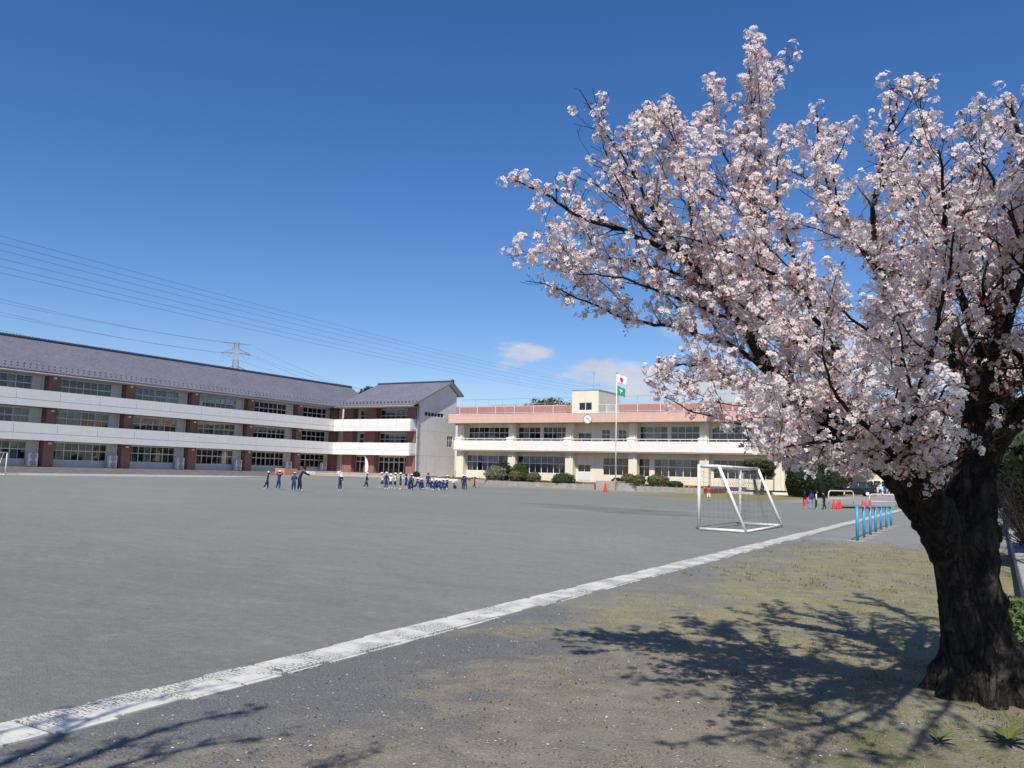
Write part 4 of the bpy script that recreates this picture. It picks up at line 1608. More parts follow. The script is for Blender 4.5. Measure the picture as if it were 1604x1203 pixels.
def barrier(a, b_, h, label, mat):
    a, b_ = Vector((a[0], a[1], 0)), Vector((b_[0], b_[1], 0))
    d = b_ - a
    L = d.length
    r = empty('pipe_barrier', a, math.atan2(d.y, d.x))
    tag(r, label, 'barrier', 'arched pipe barriers at the drive')
    arc = [(0, 0, 0), (0, 0, h - .22)] + [(.22 - .22 * math.cos(t), 0, h - .22 + .22 * math.sin(t)) for t in (.4, .8, 1.2, math.pi / 2)]
    arc += [(L - x, 0, z) for x, y, z in reversed(arc)]
    MB().tube(arc, .038, 8).build('arch', mat, r, True)
    MB().tube([(.03, 0, h * .42), (L - .03, 0, h * .42)], .028, 8).build('cross_pipe', mat, r, True)


barrier(G(1298, 789), G(1337, 789.5), .92, 'pinkish arched pipe barrier in front of the dark car', 'pink_white')
barrier(G(1362, 793), G(1403.5, 794), .80, 'pale arched pipe barrier beside the cherry trunk', 'pink_white')
o = MB()
a, b_ = Vector(G(1315, 796)), Vector(G(1366, 796.5))
o.tube([a + Vector((0, 0, .06)), a.lerp(b_, .5) + Vector((0, 0, .05)), b_ + Vector((0, 0, .06))], .05, 6)
tag(o.build('barrier_pole', 'black', None, True), 'dark pole lying on the ground between the red cones', 'pole')

# advertising banner by the entrance
p = AT(572, 745, 112)
bn = empty('banner_flag', (p[0], p[1], .55))
tag(bn, 'slim white feather banner before the short wing entrance', 'banner')
MB().tube([(0, 0, 0), (-.05, 0, 2.2), (-.12, 0, 2.75)], .025, 6).build('pole', 'steel_white', bn)
m = MB()
n = 10
vs, fs = [], []
for i in range(n + 1):
    q = i / n
    x0 = -.02 - .10 * q
    wdt = .42 * math.sin(math.pi * min(1, q * .9 + .1)) ** .6
    vs += [(x0, .0, .6 + 2.1 * q), (x0 + wdt, .05 * math.sin(q * 7), .5 + 2.05 * q)]
for i in range(n):
    fs.append((2 * i, 2 * i + 1, 2 * i + 3, 2 * i + 2))
m.add(vs, fs)
o = m.build('cloth', 'flag_white', bn)
o.modifiers.new('cloth', 'SOLIDIFY').thickness = .006


# ------------------------------------------------------------------ people
CL = dict(navy=(.010, .030, .135), navy_dark=(.008, .014, .045), white=(.80, .80, .80), red=(.60, .025, .02), skin=(.52, .30, .20), hair=(.010, .008, .007),
          pink=(.70, .07, .20), black=(.012, .012, .014), grey=(.30, .28, .33), blue=(.02, .06, .35), shoe=(.75, .75, .72), lime=(.55, .68, .12), wine=(.20, .02, .035), cap=(.86, .85, .83), shoe_dark=(.02, .02, .02), sock=(.75, .75, .3))
for k, c in CL.items():
    M('cloth_' + k, c, .85, .10, 9, .06)

POSE = {  # torso lean, head pitch, (upper, fore) per arm as (out, forward, up), (hip, knee, out) per leg
    'stand': (2, 0, ((.16, .02, -1), (.05, .15, -1)), ((.16, .05, -1), (.05, .2, -1)), (2, 4, 4), (-2, 4, 5)),
    'walk': (6, 0, ((.16, .45, -.9), (.0, .8, -.5)), ((.16, -.5, -.9), (.05, -.1, -1)), (26, 14, 2), (-16, 26, 2)),
    'stride': (4, 5, ((.16, -.3, -.9), (.05, .2, -1)), ((.16, .4, -.9), (.0, .7, -.6)), (-20, 10, 3), (20, 6, 3)),
    'onhead': (3, 8, ((.88, .1, .42), (-.80, .05, .62)), ((.88, .1, .42), (-.80, .05, .62)), (4, 8, 5), (-8, 12, 4)),
    'handup': (5, 8, ((.35, .35, .75), (-.5, .1, .75)), ((.16, -.1, -1), (.05, .3, -.9)), (-22, 8, 2), (8, 4, 3)),
    'reach': (24, 5, ((.1, .9, -.1), (-.1, .98, .05)), ((.12, .85, -.2), (-.1, .95, -.05)), (16, 12, 6), (-2, 6, 7)),
    'look_down': (14, 30, ((.2, .5, -.7), (-.45, .6, .3)), ((.2, .3, -.85), (-.2, .75, -.2)), (10, 16, 4), (4, 12, 4)),
    'bend': (42, 15, ((.1, .55, -.85), (0, .6, -.8)), ((.1, .5, -.85), (0, .5, -.9)), (14, 24, 6), (8, 18, 6)),
    'sit': (10, 8, ((.2, .65, -.65), (-.35, .75, .15)), ((.2, .65, -.65), (-.35, .75, .15)), (112, 118, 10), (108, 112, 8)),
    'sit_lean': (-16, 4, ((.3, -.55, -.8), (.05, -.3, -.95)), ((.3, -.55, -.8), (.05, -.3, -.95)), (92, 58, 8), (78, 30, 10)),
    'crouch': (34, 0, ((.15, .7, -.7), (-.1, .5, -.8)), ((.15, .7, -.7), (-.1, .5, -.8)), (112, 138, 12), (106, 132, 12)),
    'turn': (0, -4, ((.25, .1, -.95), (.2, .4, -.8)), ((.3, .0, -.9), (.4, .5, .2)), (6, 6, 6), (-8, 8, 5)),
    'point': (0, 0, ((.9, .1, -.45), (.95, .1, -.3)), ((.16, .02, -1), (.05, .2, -1)), (12, 8, 5), (-12, 10, 5)),
}


def person(loc, heading, H, pose, top, bottom, shoes='shoe', head='cap', label='', group=None, sleeves=None, legs=None, z=None, bag=None):
    lean, pitch, A1, A2, L1, L2 = POSE[pose]
    kid = H < 1.45
    V, E, Rr, bone = [], [], [], []     # verts, edges, radii, material role of the edge

    def add(p, r, parent=None, role='top'):
        V.append(Vector(p))
        r = r if isinstance(r, tuple) else (r, r)
        Rr.append((r[0] * 1.14, r[1] * 1.14))
        if parent is not None:
            E.append((parent, len(V) - 1))
            bone.append(role)
        return len(V) - 1

    th = math.radians(lean)
    def tor(x, y, h):                     # torso frame: x right, y forward, h up along the spine
        return Vector((x, y * math.cos(th) + h * math.sin(th), -y * math.sin(th) + h * math.cos(th)))
    pel = add((0, 0, 0), (.078 * H, .062 * H))
    wst = add(tor(0, 0, .10 * H), (.072 * H, .056 * H), pel, 'top')
    cst = add(tor(0, .005 * H, .24 * H), (.085 * H, .064 * H), wst, 'top')
    nk0 = add(tor(0, 0, .325 * H), .036 * H, cst, 'top')
    hp = math.radians(pitch)
    hs = 1.12 if kid else 1.0
    base = tor(0, .008 * H, .36 * H)
    def hd(x, y, h):
        a = hp + th * .55
        return base + Vector((x, y * math.cos(a) + h * math.sin(a), -y * math.sin(a) + h * math.cos(a))) * hs
    nk = add(hd(0, 0, 0), .033 * H, nk0, 'skin')
    jaw = add(hd(0, .014 * H, .03 * H), (.045 * H, .05 * H), nk, 'skin')
    mid = add(hd(0, .004 * H, .075 * H), (.058 * H, .066 * H), jaw, 'skin')
    crn = add(hd(0, -.004 * H, .115 * H), (.044 * H, .05 * H), mid, 'skin')
    add(hd(0, .088 * H, .055 * H), .008 * H, jaw, 'skin')              # nose
    ends = []
    for sx, (ua, fa) in ((1, A1), (-1, A2)):
        sh = add(tor(sx * .105 * H, 0, .30 * H), .040 * H, cst, 'top')
        def tv(a):
            q = Vector((sx * a[0], a[1], a[2])).normalized()
            return Vector((q.x, q.y * math.cos(th) + q.z * math.sin(th), -q.y * math.sin(th) + q.z * math.cos(th)))
        u_, f_ = tv(ua), tv(fa)
        el = add(V[sh] + u_ * .165 * H, .030 * H, sh, 'sleeve')
        wr = add(V[el] + f_ * .145 * H, .020 * H, el, 'fore')
        pm = add(V[wr] + f_ * .038 * H, (.020 * H, .013 * H), wr, 'skin')
        side = f_.cross(Vector((0, 1, .2))).normalized()
        nrm = f_.cross(side).normalized()
        t1 = add(V[wr] + f_ * .022 * H + side * .022 * H, .0065 * H, wr, 'skin')
        add(V[t1] + f_ * .022 * H + side * .010 * H, .0055 * H, t1, 'skin')
        for k, (o_, l_) in enumerate(((.018, .040), (.006, .046), (-.007, .043), (-.019, .033))):
            k1 = add(V[pm] + f_ * .022 * H + side * o_ * H, .0065 * H, pm, 'skin')
            add(V[k1] + (f_ * .8 + nrm * .35) * l_ * .75 * H, .0055 * H, k1, 'skin')
    feet = []
    for sx, (hf, kf, ab) in ((1, L1), (-1, L2)):
        a, k_, s_ = math.radians(hf), math.radians(kf), math.radians(ab)
        hpj = add((sx * .052 * H, 0, -.02 * H), .062 * H, pel, 'bottom')
        d1 = Vector((sx * math.sin(s_), math.sin(a) * math.cos(s_), -math.cos(a) * math.cos(s_))).normalized()
        d2 = Vector((sx * math.sin(s_) * .3, math.sin(a - k_), -math.cos(a - k_))).normalized()
        md = add(V[hpj] + d1 * .12 * H, .056 * H, hpj, 'bottom')
        kn = add(V[hpj] + d1 * .235 * H, .041 * H, md, 'bottom')
        cf = add(V[kn] + d2 * .09 * H - Vector((0, .006 * H, 0)), .037 * H, kn, 'leg')
        an = add(V[kn] + d2 * .215 * H, .024 * H, cf, 'leg')
        fdir = Vector((sx * .12, 1, 0)) if a - k_ > -.6 else Vector((0, .7, -.7))
        fdir.normalize()
        toe = add(V[an] + fdir * .085 * H + Vector((0, 0, -.028 * H)), (.027 * H, .018 * H), an, 'shoe')
        add(V[an] - fdir * .022 * H + Vector((0, 0, -.024 * H)), (.024 * H, .02 * H), an, 'shoe')
        feet.append(toe)
    low = min(v.z - min(r) for v, r in zip(V, Rr))
    V = [v - Vector((0, 0, low)) for v in V]
    me = bpy.data.meshes.new('body')
    me.from_pydata(V, E, [])
    o = bpy.data.objects.new('person', me)
    COL.objects.link(o)
    sk = o.modifiers.new('skin', 'SKIN')
    sk.use_smooth_shade = True
    sk.branch_smoothing = .6
    lay = me.skin_vertices[0].data if me.skin_vertices else None
    if lay is None:
        bm = bmesh.new()
        bm.from_mesh(me)
        bm.verts.layers.skin.verify()
        bm.to_mesh(me)
        bm.free()
        lay = me.skin_vertices[0].data
    for i, r in enumerate(Rr):
        lay[i].radius = r
        lay[i].use_root = (i == 0)
    ss = o.modifiers.new('smooth', 'SUBSURF')
    ss.levels = ss.render_levels = 1
    dg = bpy.context.evaluated_depsgraph_get()
    ev = o.evaluated_get(dg)
    bm_ = bpy.data.meshes.new_from_object(ev)
    o.modifiers.clear()
    o.data = bm_
    bm_.materials.clear()
    role = {'top': top, 'sleeve': sleeves or top, 'fore': sleeves if sleeves else top, 'skin': 'skin', 'bottom': bottom, 'leg': legs or bottom, 'shoe': shoes}
    names = []
    for v in role.values():
        if v not in names:
            names.append(v)
    for v in names:
        bm_.materials.append(MATS['cloth_' + v])
    # every face takes the cloth of the nearest limb
    n = len(bm_.polygons)
    if n:
        c = np.empty(n * 3, np.float32)
        bm_.polygons.foreach_get('center', c)
        c = c.reshape(-1, 3)
        a = np.array([V[i] for i, j in E])
        b = np.array([V[j] for i, j in E])
        ra = np.array([max(Rr[i]) for i, j in E])
        rb = np.array([max(Rr[j]) for i, j in E])
        d = b - a
        t = np.clip(((c[:, None] - a) * d).sum(-1) / ((d * d).sum(-1) + 1e-9), 0, 1)
        dist = np.linalg.norm(c[:, None] - (a + t[..., None] * d), axis=-1) - (ra * (1 - t) + rb * t)
        best = dist.argmin(1)
        idx = np.array([names.index(role[q]) for q in bone])[best]
        bm_.polygons.foreach_set('material_index', idx.astype(np.int32))
        bm_.polygons.foreach_set('use_smooth', [True] * n)
    sh = Vector((0, 0, -low))
    hc = hd(0, -.004 * H, .082 * H) + sh
    hr = .070 * H * hs
    hv = (hd(0, 0, 1) - hd(0, 0, 0)).normalized()
    fv = (hd(0, 1, 0) - hd(0, 0, 0)).normalized()
    rv = Vector((1, 0, 0))

    def headpiece(name, mat, r, low_, brim):
        m = MB()
        vs, fs = [], []
        n1, n2 = 12, 5
        for j in range(n2 + 1):
            ph = math.radians(low_ + (90 - low_) * j / n2)
            for i in range(n1):
                w = 2 * math.pi * i / n1
                lowf = 1.0
                zz = math.sin(ph)
                if name == 'hair' and math.sin(w) < .35 and j == 0:
                    zz -= .45
                vs.append(hc + (rv * math.cos(w) * math.cos(ph) * .96 + fv * (math.sin(w) * math.cos(ph) * 1.05 - .02) + hv * zz) * r * lowf)
        for j in range(n2):
            for i in range(n1):
                i2 = (i + 1) % n1
                fs.append((j * n1 + i, j * n1 + i2, (j + 1) * n1 + i2, (j + 1) * n1 + i))
        m.add(vs, fs)
        if brim:
            vs = []
            for i in range(7):
                w = math.radians(25 + 130 * i / 6)
                e = rv * math.cos(w) * .95 + fv * math.sin(w)
                vs += [hc + (e * 1.0 + hv * .16) * r, hc + (e * 1.55 + hv * .02) * r]
            m.add(vs, [(2 * i, 2 * i + 1, 2 * i + 3, 2 * i + 2) for i in range(6)])
        hp_ = m.build(name, mat, o, True)
        hp_.modifiers.new('shell', 'SOLIDIFY').thickness = .008
        return hp_

    if head == 'cap':
        headpiece('hair', 'cloth_hair', hr * 1.02, -8, False)
        headpiece('cap', 'cloth_cap', hr * 1.12, 6, True)
    else:
        headpiece('hair', 'cloth_hair', hr * 1.10, -2, False)
    ey = MB()
    for sx in (-1, 1):
        q = hd(sx * .022 * H, .062 * H, .066 * H) + sh
        ey.lathe([(.002, -.007 * H), (.007 * H, 0), (.002, .007 * H)], tuple(q), 6)
    ey.build('eyes', 'cloth_hair', o)
    o.location = (loc[0], loc[1], gz_at(loc) if z is None else z)
    o.rotation_euler = (0, 0, math.radians(heading) - math.pi / 2)
    tag(o, label, 'person', group)
    if bag:
        m = MB()
        th_ = Vector((0, -.15 * H, .30 * H)) + tor(0, 0, 0)
        c = tor(0, -.105 * H, .22 * H) + sh
        m.box(-.085 * H, .085 * H, -.05 * H, .05 * H, -.12 * H, .12 * H)
        b_ = m.build('school_bag', 'cloth_' + bag[0])
        bevel(b_, .03, 2)
        R2 = o.rotation_euler.to_matrix()
        b_.location = Vector(o.location) + R2 @ c
        b_.rotation_euler = o.rotation_euler
        tag(b_, bag[1], 'bag')
    return o


CG = 'pupils in navy tracksuits and white caps'


def kid(px, py, H, pose, heading, label, top='navy', bottom='navy', **kw):
    p = G(px, py)
    return person((p[0], p[1]), heading, H, pose, top, bottom, label=label, group=kw.pop('group', CG), **kw)


kid(418, 767, 1.16, 'handup', 10, 'pupil farthest from the group, one arm up, leaning forward in a step')
kid(436, 767, 1.22, 'onhead', 60, 'pupil with both hands on the white cap and elbows wide')
kid(459.5, 770, 1.18, 'look_down', 95, 'pupil in a white cap close beside the bareheaded adult')
kid(468, 769.5, 1.62, 'reach', 15, 'bareheaded adult in dark jacket leaning forward with arms stretched out', 'navy_dark', 'navy_dark', head='hair', group='adults on the playground')
kid(532, 769, 1.14, 'look_down', -55, 'single pupil with lowered head midway between adult and group')
kid(573.5, 765, 1.22, 'stride', 20, 'pupil walking alone below the feather banner')
kid(598.5, 765, 1.24, 'walk', 190, 'pupil in white shirt at the banner end of the group', 'white', 'navy', legs='skin', sleeves='skin')
kid(604.5, 766, 1.28, 'stand', -60, 'pupil in full navy between two white shirted classmates')
kid(611.5, 765.5, 1.16, 'stand', -80, 'pupil in white shirt and blue shorts, second of the white shirts', 'white', 'navy', legs='skin', sleeves='skin')
kid(618.5, 766, 1.24, 'turn', -30, 'pupil in white shirt with bare legs, third of the white shirts', 'white', 'navy', legs='skin', sleeves='skin')
kid(627, 767, 1.26, 'stand', 200, 'pupil in navy jacket and shorts with pale socks', 'navy', 'navy', legs='skin', shoes='sock')
kid(635.5, 767, 1.18, 'turn', 30, 'pupil in navy top and bare legs without cap', 'navy', 'navy', legs='skin', head='hair')
kid(639.5, 768, 1.12, 'bend', 10, 'pupil bending forward with lowered white cap')
kid(644, 768, 1.20, 'stand', 100, 'pupil standing with back turned at the end of the standing row')
sit = [(651.5, 767, 'sit_lean', 160, 'seated pupil leaning back on both hands nearest the standing row'), (657.5, 766.5, 'sit', -30, 'seated pupil second in the sitting row'),
       (662, 767.5, 'sit', 150, 'seated pupil with knees up just before the standing bareheaded pupil'), (675, 767.5, 'sit', -60, 'seated pupil just past the standing bareheaded pupil'),
       (680, 766.5, 'sit', 20, 'seated pupil in the crowded middle of the sitting row'), (684.5, 768, 'sit', 200, 'seated pupil facing the camera side in the crowded middle'),
       (688.5, 766.5, 'sit', -100, 'seated pupil half hidden at the crowded middle'), (692.5, 768, 'sit', 40, 'seated pupil close to the last standing pupil'),
       (697.5, 768.5, 'sit_lean', 190, 'seated pupil leaning back with stretched legs at the row end')]
for px, py, po, hd_, lab in sit:
    kid(px, py, 1.22, po, hd_, lab)
kid(670, 765.5, 1.28, 'stand', -70, 'bareheaded pupil standing amid the seated row', head='hair')
kid(700.5, 766, 1.14, 'stand', 190, 'pupil standing behind the far end of the seated row')
kid(714.5, 768, 1.05, 'crouch', 185, 'pupil crouching alone after the seated row', 'navy_dark', 'navy_dark')
kid(725.5, 768, 1.22, 'stand', 120, 'pupil with arm hanging, first of the last pair')
kid(728.5, 767.5, 1.18, 'point', 80, 'pupil stretching one arm out, second of the last pair')
kid(743, 764, 1.02, 'stride', 30, 'small child in red jacket and dark trousers near the garden wall', 'red', 'black', head='hair', shoes='shoe_dark', group='small children in red')
kid(1110, 784.5, 1.02, 'stand', -100, 'small child in red top and white shorts seen through the goal', 'red', 'white', head='hair', legs='skin', shoes='shoe_dark', group='small children in red')
DG = 'people gathered at the drive'
kid(1260, 796.5, 1.00, 'stand', 10, 'child in dark jacket and pink trousers by the dark bush', 'black', 'pink', head='hair', group=DG)
kid(1265.5, 795, .92, 'bend', 20, 'small child in pink bending between two taller children', 'pink', 'grey', head='hair', group=DG)
kid(1271.5, 796.5, .98, 'stand', 80, 'child carrying a blue bag with back turned', 'navy', 'grey', head='hair', group=DG, bag=('blue', 'blue school bag on the back of a child by the bush'))
kid(1278.5, 797, 1.02, 'stand', -20, 'child in grey and white next to the blue bag', 'grey', 'black', sleeves='white', head='hair', group=DG)
kid(1291, 798, 1.00, 'stride', 200, 'child all in black striding beside the red cones', 'black', 'black', head='hair', shoes='shoe_dark', group=DG)
for px, H_, t_, b_, po, hd_, lab in ((1367, 1.55, 'lime', 'black', 'stand', 160, 'adult in lime yellow jacket behind the dark car'), (1372, 1.62, 'black', 'black', 'turn', -30, 'adult in black behind the dark car'),
                               (1379, 1.60, 'white', 'blue', 'stand', 200, 'adult in white top and blue trousers at the drive'), (1386.5, 1.42, 'blue', 'blue', 'stand', -80, 'person all in blue at the drive'),
                               (1392.5, 1.40, 'wine', 'wine', 'walk', 20, 'person in wine red at the drive beside the trunk'), (1397.5, 1.38, 'red', 'black', 'stand', -120, 'person in red top nearest the cherry trunk')):
    kid(px, 777.5, H_, po, hd_, lab, t_, b_, head='hair', group='adults waiting behind the dark car')

# ------------------------------------------------------------------ parked cars
def paint(name, col):
    m, t, b = newmat(name)
    b.inputs['Base Color'].default_value = (*col, 1)
    b.inputs['Roughness'].default_value = .25
    b.inputs['Coat Weight'].default_value = .3
    b.inputs['Coat Roughness'].default_value = .06
    pos = t.new('ShaderNodeNewGeometry').outputs['Position']
    t.put(b.inputs['Roughness'], t.lin(t.noise(pos, 6, 4), .3, .7, .2, .4))


paint('paint_dark', (.006, .007, .016))
paint('paint_teal', (.03, .16, .24))
paint('paint_lime', (.55, .62, .30))
M('car_glass', (.02, .025, .03), .06, .05, 2, spec=.8)
M('tail_red', (.45, .02, .015), .25, .05, 4)
M('head_lamp', (.75, .78, .80), .15, .03, 4)


def car(loc, heading, label, mat, L=4.1, W_=1.68, Ht=1.55, z=0.0):
    r = empty('parked_car', (loc[0], loc[1], z), math.radians(heading))
    tag(r, label, 'car')
    hw = W_ / 2
    # stations along the car, front is +x: x, half width, sill, belt, half width of roof, roof
    st = [(L * .50, hw * .72, .36, .62, hw * .60, .66), (L * .485, hw * .88, .26, .74, hw * .74, .80), (L * .42, hw * .97, .22, .84, hw * .84, .90), (L * .27, hw, .22, .92, hw * .88, .99),
          (L * .20, hw, .22, .95, hw * .86, 1.06), (L * .06, hw, .22, .98, hw * .74, Ht * .93), (-L * .06, hw, .22, 1.0, hw * .73, Ht), (-L * .28, hw, .22, 1.02, hw * .72, Ht * .99),
          (-L * .40, hw * .99, .22, 1.03, hw * .70, Ht * .94), (-L * .475, hw * .95, .26, 1.02, hw * .74, Ht * .72), (-L * .50, hw * .88, .36, .96, hw * .76, 1.02)]
    vs, fs = [], []
    for x, w, zs_, zb, wr, zr_ in st:
        ring = [(x, -w * .9, zs_), (x, -w, zs_ + .16), (x, -w * 1.0, zb - .12), (x, -w * .965, zb), (x, -wr, zr_ - .03), (x, -wr * .8, zr_), (x, wr * .8, zr_), (x, wr, zr_ - .03), (x, w * .965, zb), (x, w, zb - .12), (x, w, zs_ + .16), (x, w * .9, zs_)]
        vs += ring
    k = 12
    for i in range(len(st) - 1):
        for j in range(k):
            j2 = (j + 1) % k
            fs.append((i * k + j, (i + 1) * k + j, (i + 1) * k + j2, i * k + j2))
    fs.append(tuple(range(k)))
    fs.append(tuple((len(st) - 1) * k + j for j in range(k))[::-1])
    b = MB().add(vs, fs).build('body', mat, r, True)
    sb = b.modifiers.new('round', 'SUBSURF')
    sb.levels = sb.render_levels = 1
    # side windows lie just proud of the cabin
    def side(x0, x1, x2, x3, s):
        def at(x, q):
            i = max(j for j in range(len(st) - 1) if st[j][0] >= x)
            f = (st[i][0] - x) / (st[i][0] - st[i + 1][0])
            g = [st[i][n_] * (1 - f) + st[i + 1][n_] * f for n_ in range(6)]
            y = g[1] * .965 * (1 - q) + g[4] * q
            zz = g[3] * (1 - q) + (g[5] - .03) * q
            return (x, s * (y + .012), zz)
        p = [at(x0, .10), at(x1, .10), at(x2, .86), at(x3, .86)]
        MB().add(p, [(0, 1, 2, 3)]).build('side_window', 'car_glass', r).modifiers.new('t', 'SOLIDIFY').thickness = .01
    for s in (-1, 1):
        side(L * .135, -L * .075, -L * .075, L * .045, s)
        side(-L * .095, -L * .28, -L * .28, -L * .095, s)
        side(-L * .30, -L * .43, -L * .385, -L * .30, s)
        MB().box(L * .11, L * .14, s * hw - .01, s * hw + s * .16 + .01, .98, 1.12).build('mirror', mat, r)
        MB().box(-L * .49, -L * .455, s * hw * .70 - .1, s * hw * .70 + .1, .78, 1.12).build('tail_light', 'tail_red', r)
        MB().box(L * .455, L * .478, s * hw * .62 - .16, s * hw * .62 + .16, .62, .76).build('headlight', 'head_lamp', r)
    MB().add([(L * .19, -hw * .80, 1.06), (L * .19, hw * .80, 1.06), (L * .075, hw * .66, Ht * .93), (L * .075, -hw * .66, Ht * .93)], [(0, 1, 2, 3)]).build('windscreen', 'car_glass', r).modifiers.new('t', 'SOLIDIFY').thickness = .05
    MB().add([(-L * .482, -hw * .66, 1.08), (-L * .482, hw * .66, 1.08), (-L * .425, hw * .60, Ht * .92), (-L * .425, -hw * .60, Ht * .92)], [(0, 1, 2, 3)]).build('rear_window', 'car_glass', r).modifiers.new('t', 'SOLIDIFY').thickness = .05
    MB().box(-L * .515, -L * .47, -hw * .85, hw * .85, .32, .50).build('rear_bumper', mat, r)
    MB().box(-L * .519, -L * .514, -.17, .17, .62, .78).build('number_plate', 'clock_white', r)
    for x in (L * .30, -L * .30):
        for s in (-1, 1):
            wh = MB()
            y0 = s * (hw - .20)
            y1 = s * (hw + .02)
            wh.tube([(x, y0, .30), (x, (y0 + y1) / 2, .30), (x, y1, .30)], [.29, .30, .28], 18)
            w_ = wh.build('wheel', 'rubber', r, True)
            MB().tube([(x, y1 - s * .02, .30), (x, y1 + s * .012, .30)], [.205, .19], 14).build('rim', 'steel_white', w_)
    return r


car((38.9, 93.6), 168, 'dark navy hatchback parked behind the pipe barrier', 'paint_dark', 4.3, 1.68, 1.60)
car((35.3, 98.5), 190, 'teal car half hidden behind the dark hatchback', 'paint_teal', 4.0, 1.66, 1.75)
car((45.0, 103.5), 160, 'pale lime van behind the waiting people', 'paint_lime', 4.4, 1.70, 1.95)


# ------------------------------------------------------------------ cherry trees
def catmull(P, R, step):
    P = np.asarray(P, float)
    R = np.asarray(R, float)
    out, rad = [], []
    n = len(P)
    for i in range(n - 1):
        p0, p1, p2, p3 = P[max(i - 1, 0)], P[i], P[i + 1], P[min(i + 2, n - 1)]
        m = max(2, int(np.linalg.norm(p2 - p1) / step))
        for k in range(m):
            t = k / m
            out.append(.5 * ((2 * p1) + (-p0 + p2) * t + (2 * p0 - 5 * p1 + 4 * p2 - p3) * t * t + (-p0 + 3 * p1 - 3 * p2 + p3) * t ** 3))
            rad.append(R[i] * (1 - t) + R[i + 1] * t)
    out.append(P[-1])
    rad.append(R[-1])
    return np.array(out), np.array(rad)


def in_poly(x, y, poly):
    c = False
    j = len(poly) - 1
    for i in range(len(poly)):
        xi, yi = poly[i]
        xj, yj = poly[j]
        if (yi > y) != (yj > y) and x < (xj - xi) * (y - yi) / (yj - yi) + xi:
            c = not c
        j = i
    return c


def grow_cherry(limbs, g, keep=None, sec_gap=.075, twig_gap=.085, sec_len=(.07, .30), twig_len=(.05, .13), centre=(0, 0, 3), maxr=.075, br_gap=.33, br_len=(.5, 1.3)):
    """secondaries and twigs off hand-set limbs; returns polylines with radii and blossom sites"""
    lines, sites = [], []
    centre = np.asarray(centre)

    def shoot(p, d, L, r0, up, wob, step=.055):
        pts, rad = [p.copy()], [r0]
        n = max(3, int(L / step))
        d = d / np.linalg.norm(d)
        for i in range(n):
            d = d + g.normal(size=3) * wob + np.array([0, 0, up])
            d /= np.linalg.norm(d)
            p = p + d * (L / n)
            if keep is not None and not keep(p):
                break
            pts.append(p.copy())
            rad.append(max(.0018, r0 * (1 - .82 * (i + 1) / n)))
        return np.array(pts), np.array(rad)

    def off_dir(t, p, spread, up, out):
        q = g.normal(size=3)
        q -= t * (q @ t)
        q /= np.linalg.norm(q) + 1e-9
        o = p - centre
        o /= np.linalg.norm(o) + 1e-9
        return t * .55 + q * spread + np.array([0, 0, up]) + o * out

    # leafy branches off the limbs
    wood = [(P, R) for P, R in limbs]
    for P, R in limbs:
        acc = g.random() * br_gap
        for i in range(2, len(P)):
            sl_ = np.linalg.norm(P[i] - P[i - 1])
            acc += sl_
            if R[i] > maxr or acc < br_gap:
                continue
            acc = -g.random() * br_gap * .6
            t = (P[i] - P[i - 1]) / (sl_ + 1e-9)
            pts, rad = shoot(P[i], off_dir(t, P[i], .75, .22, .35), g.uniform(*br_len) * (1.15 - .5 * i / len(P)), min(.012, R[i] * .55), .03, .085)
            if len(pts) > 4:
                lines.append((pts, rad, 4))
                wood.append((pts, rad))
    nl = len(limbs)
    for wi, (P, R) in enumerate(wood):
        acc = g.random() * sec_gap
        for i in range(1, len(P)):
            sl_ = np.linalg.norm(P[i] - P[i - 1])
            acc += sl_
            if R[i] > maxr:
                continue
            if R[i] < .045 and (wi >= nl and i > 1 or g.random() < .6):
                sites.append((P[i], i / len(P), P[i] - P[i - 1]))
            if acc > sec_gap:
                acc = -g.random() * sec_gap * .6
                t = (P[i] - P[i - 1]) / (sl_ + 1e-9)
                L = g.uniform(*sec_len) * (1.1 - .45 * i / len(P))
                pts, rad = shoot(P[i], off_dir(t, P[i], .85, .25, .25), L, min(.007, R[i] * .6), .035, .10)
                if len(pts) < 2:
                    continue
                lines.append((pts, rad, 3))
                a2 = g.random() * twig_gap
                for k in range(1, len(pts)):
                    s2 = np.linalg.norm(pts[k] - pts[k - 1])
                    a2 += s2
                    sites.append((pts[k], k / len(pts), pts[k] - pts[k - 1]))
                    if a2 > twig_gap:
                        a2 = -g.random() * twig_gap * .5
                        t2 = (pts[k] - pts[k - 1]) / (s2 + 1e-9)
                        tp, tr_ = shoot(pts[k], off_dir(t2, pts[k], .8, .22, .25), g.uniform(*twig_len), min(.004, rad[k] * .7), .03, .12, .06)
                        if len(tp) < 2:
                            continue
                        lines.append((tp, tr_, 3))
                        sites.append((tp[-1], .9, tp[-1] - tp[-2]))
    return lines, sites


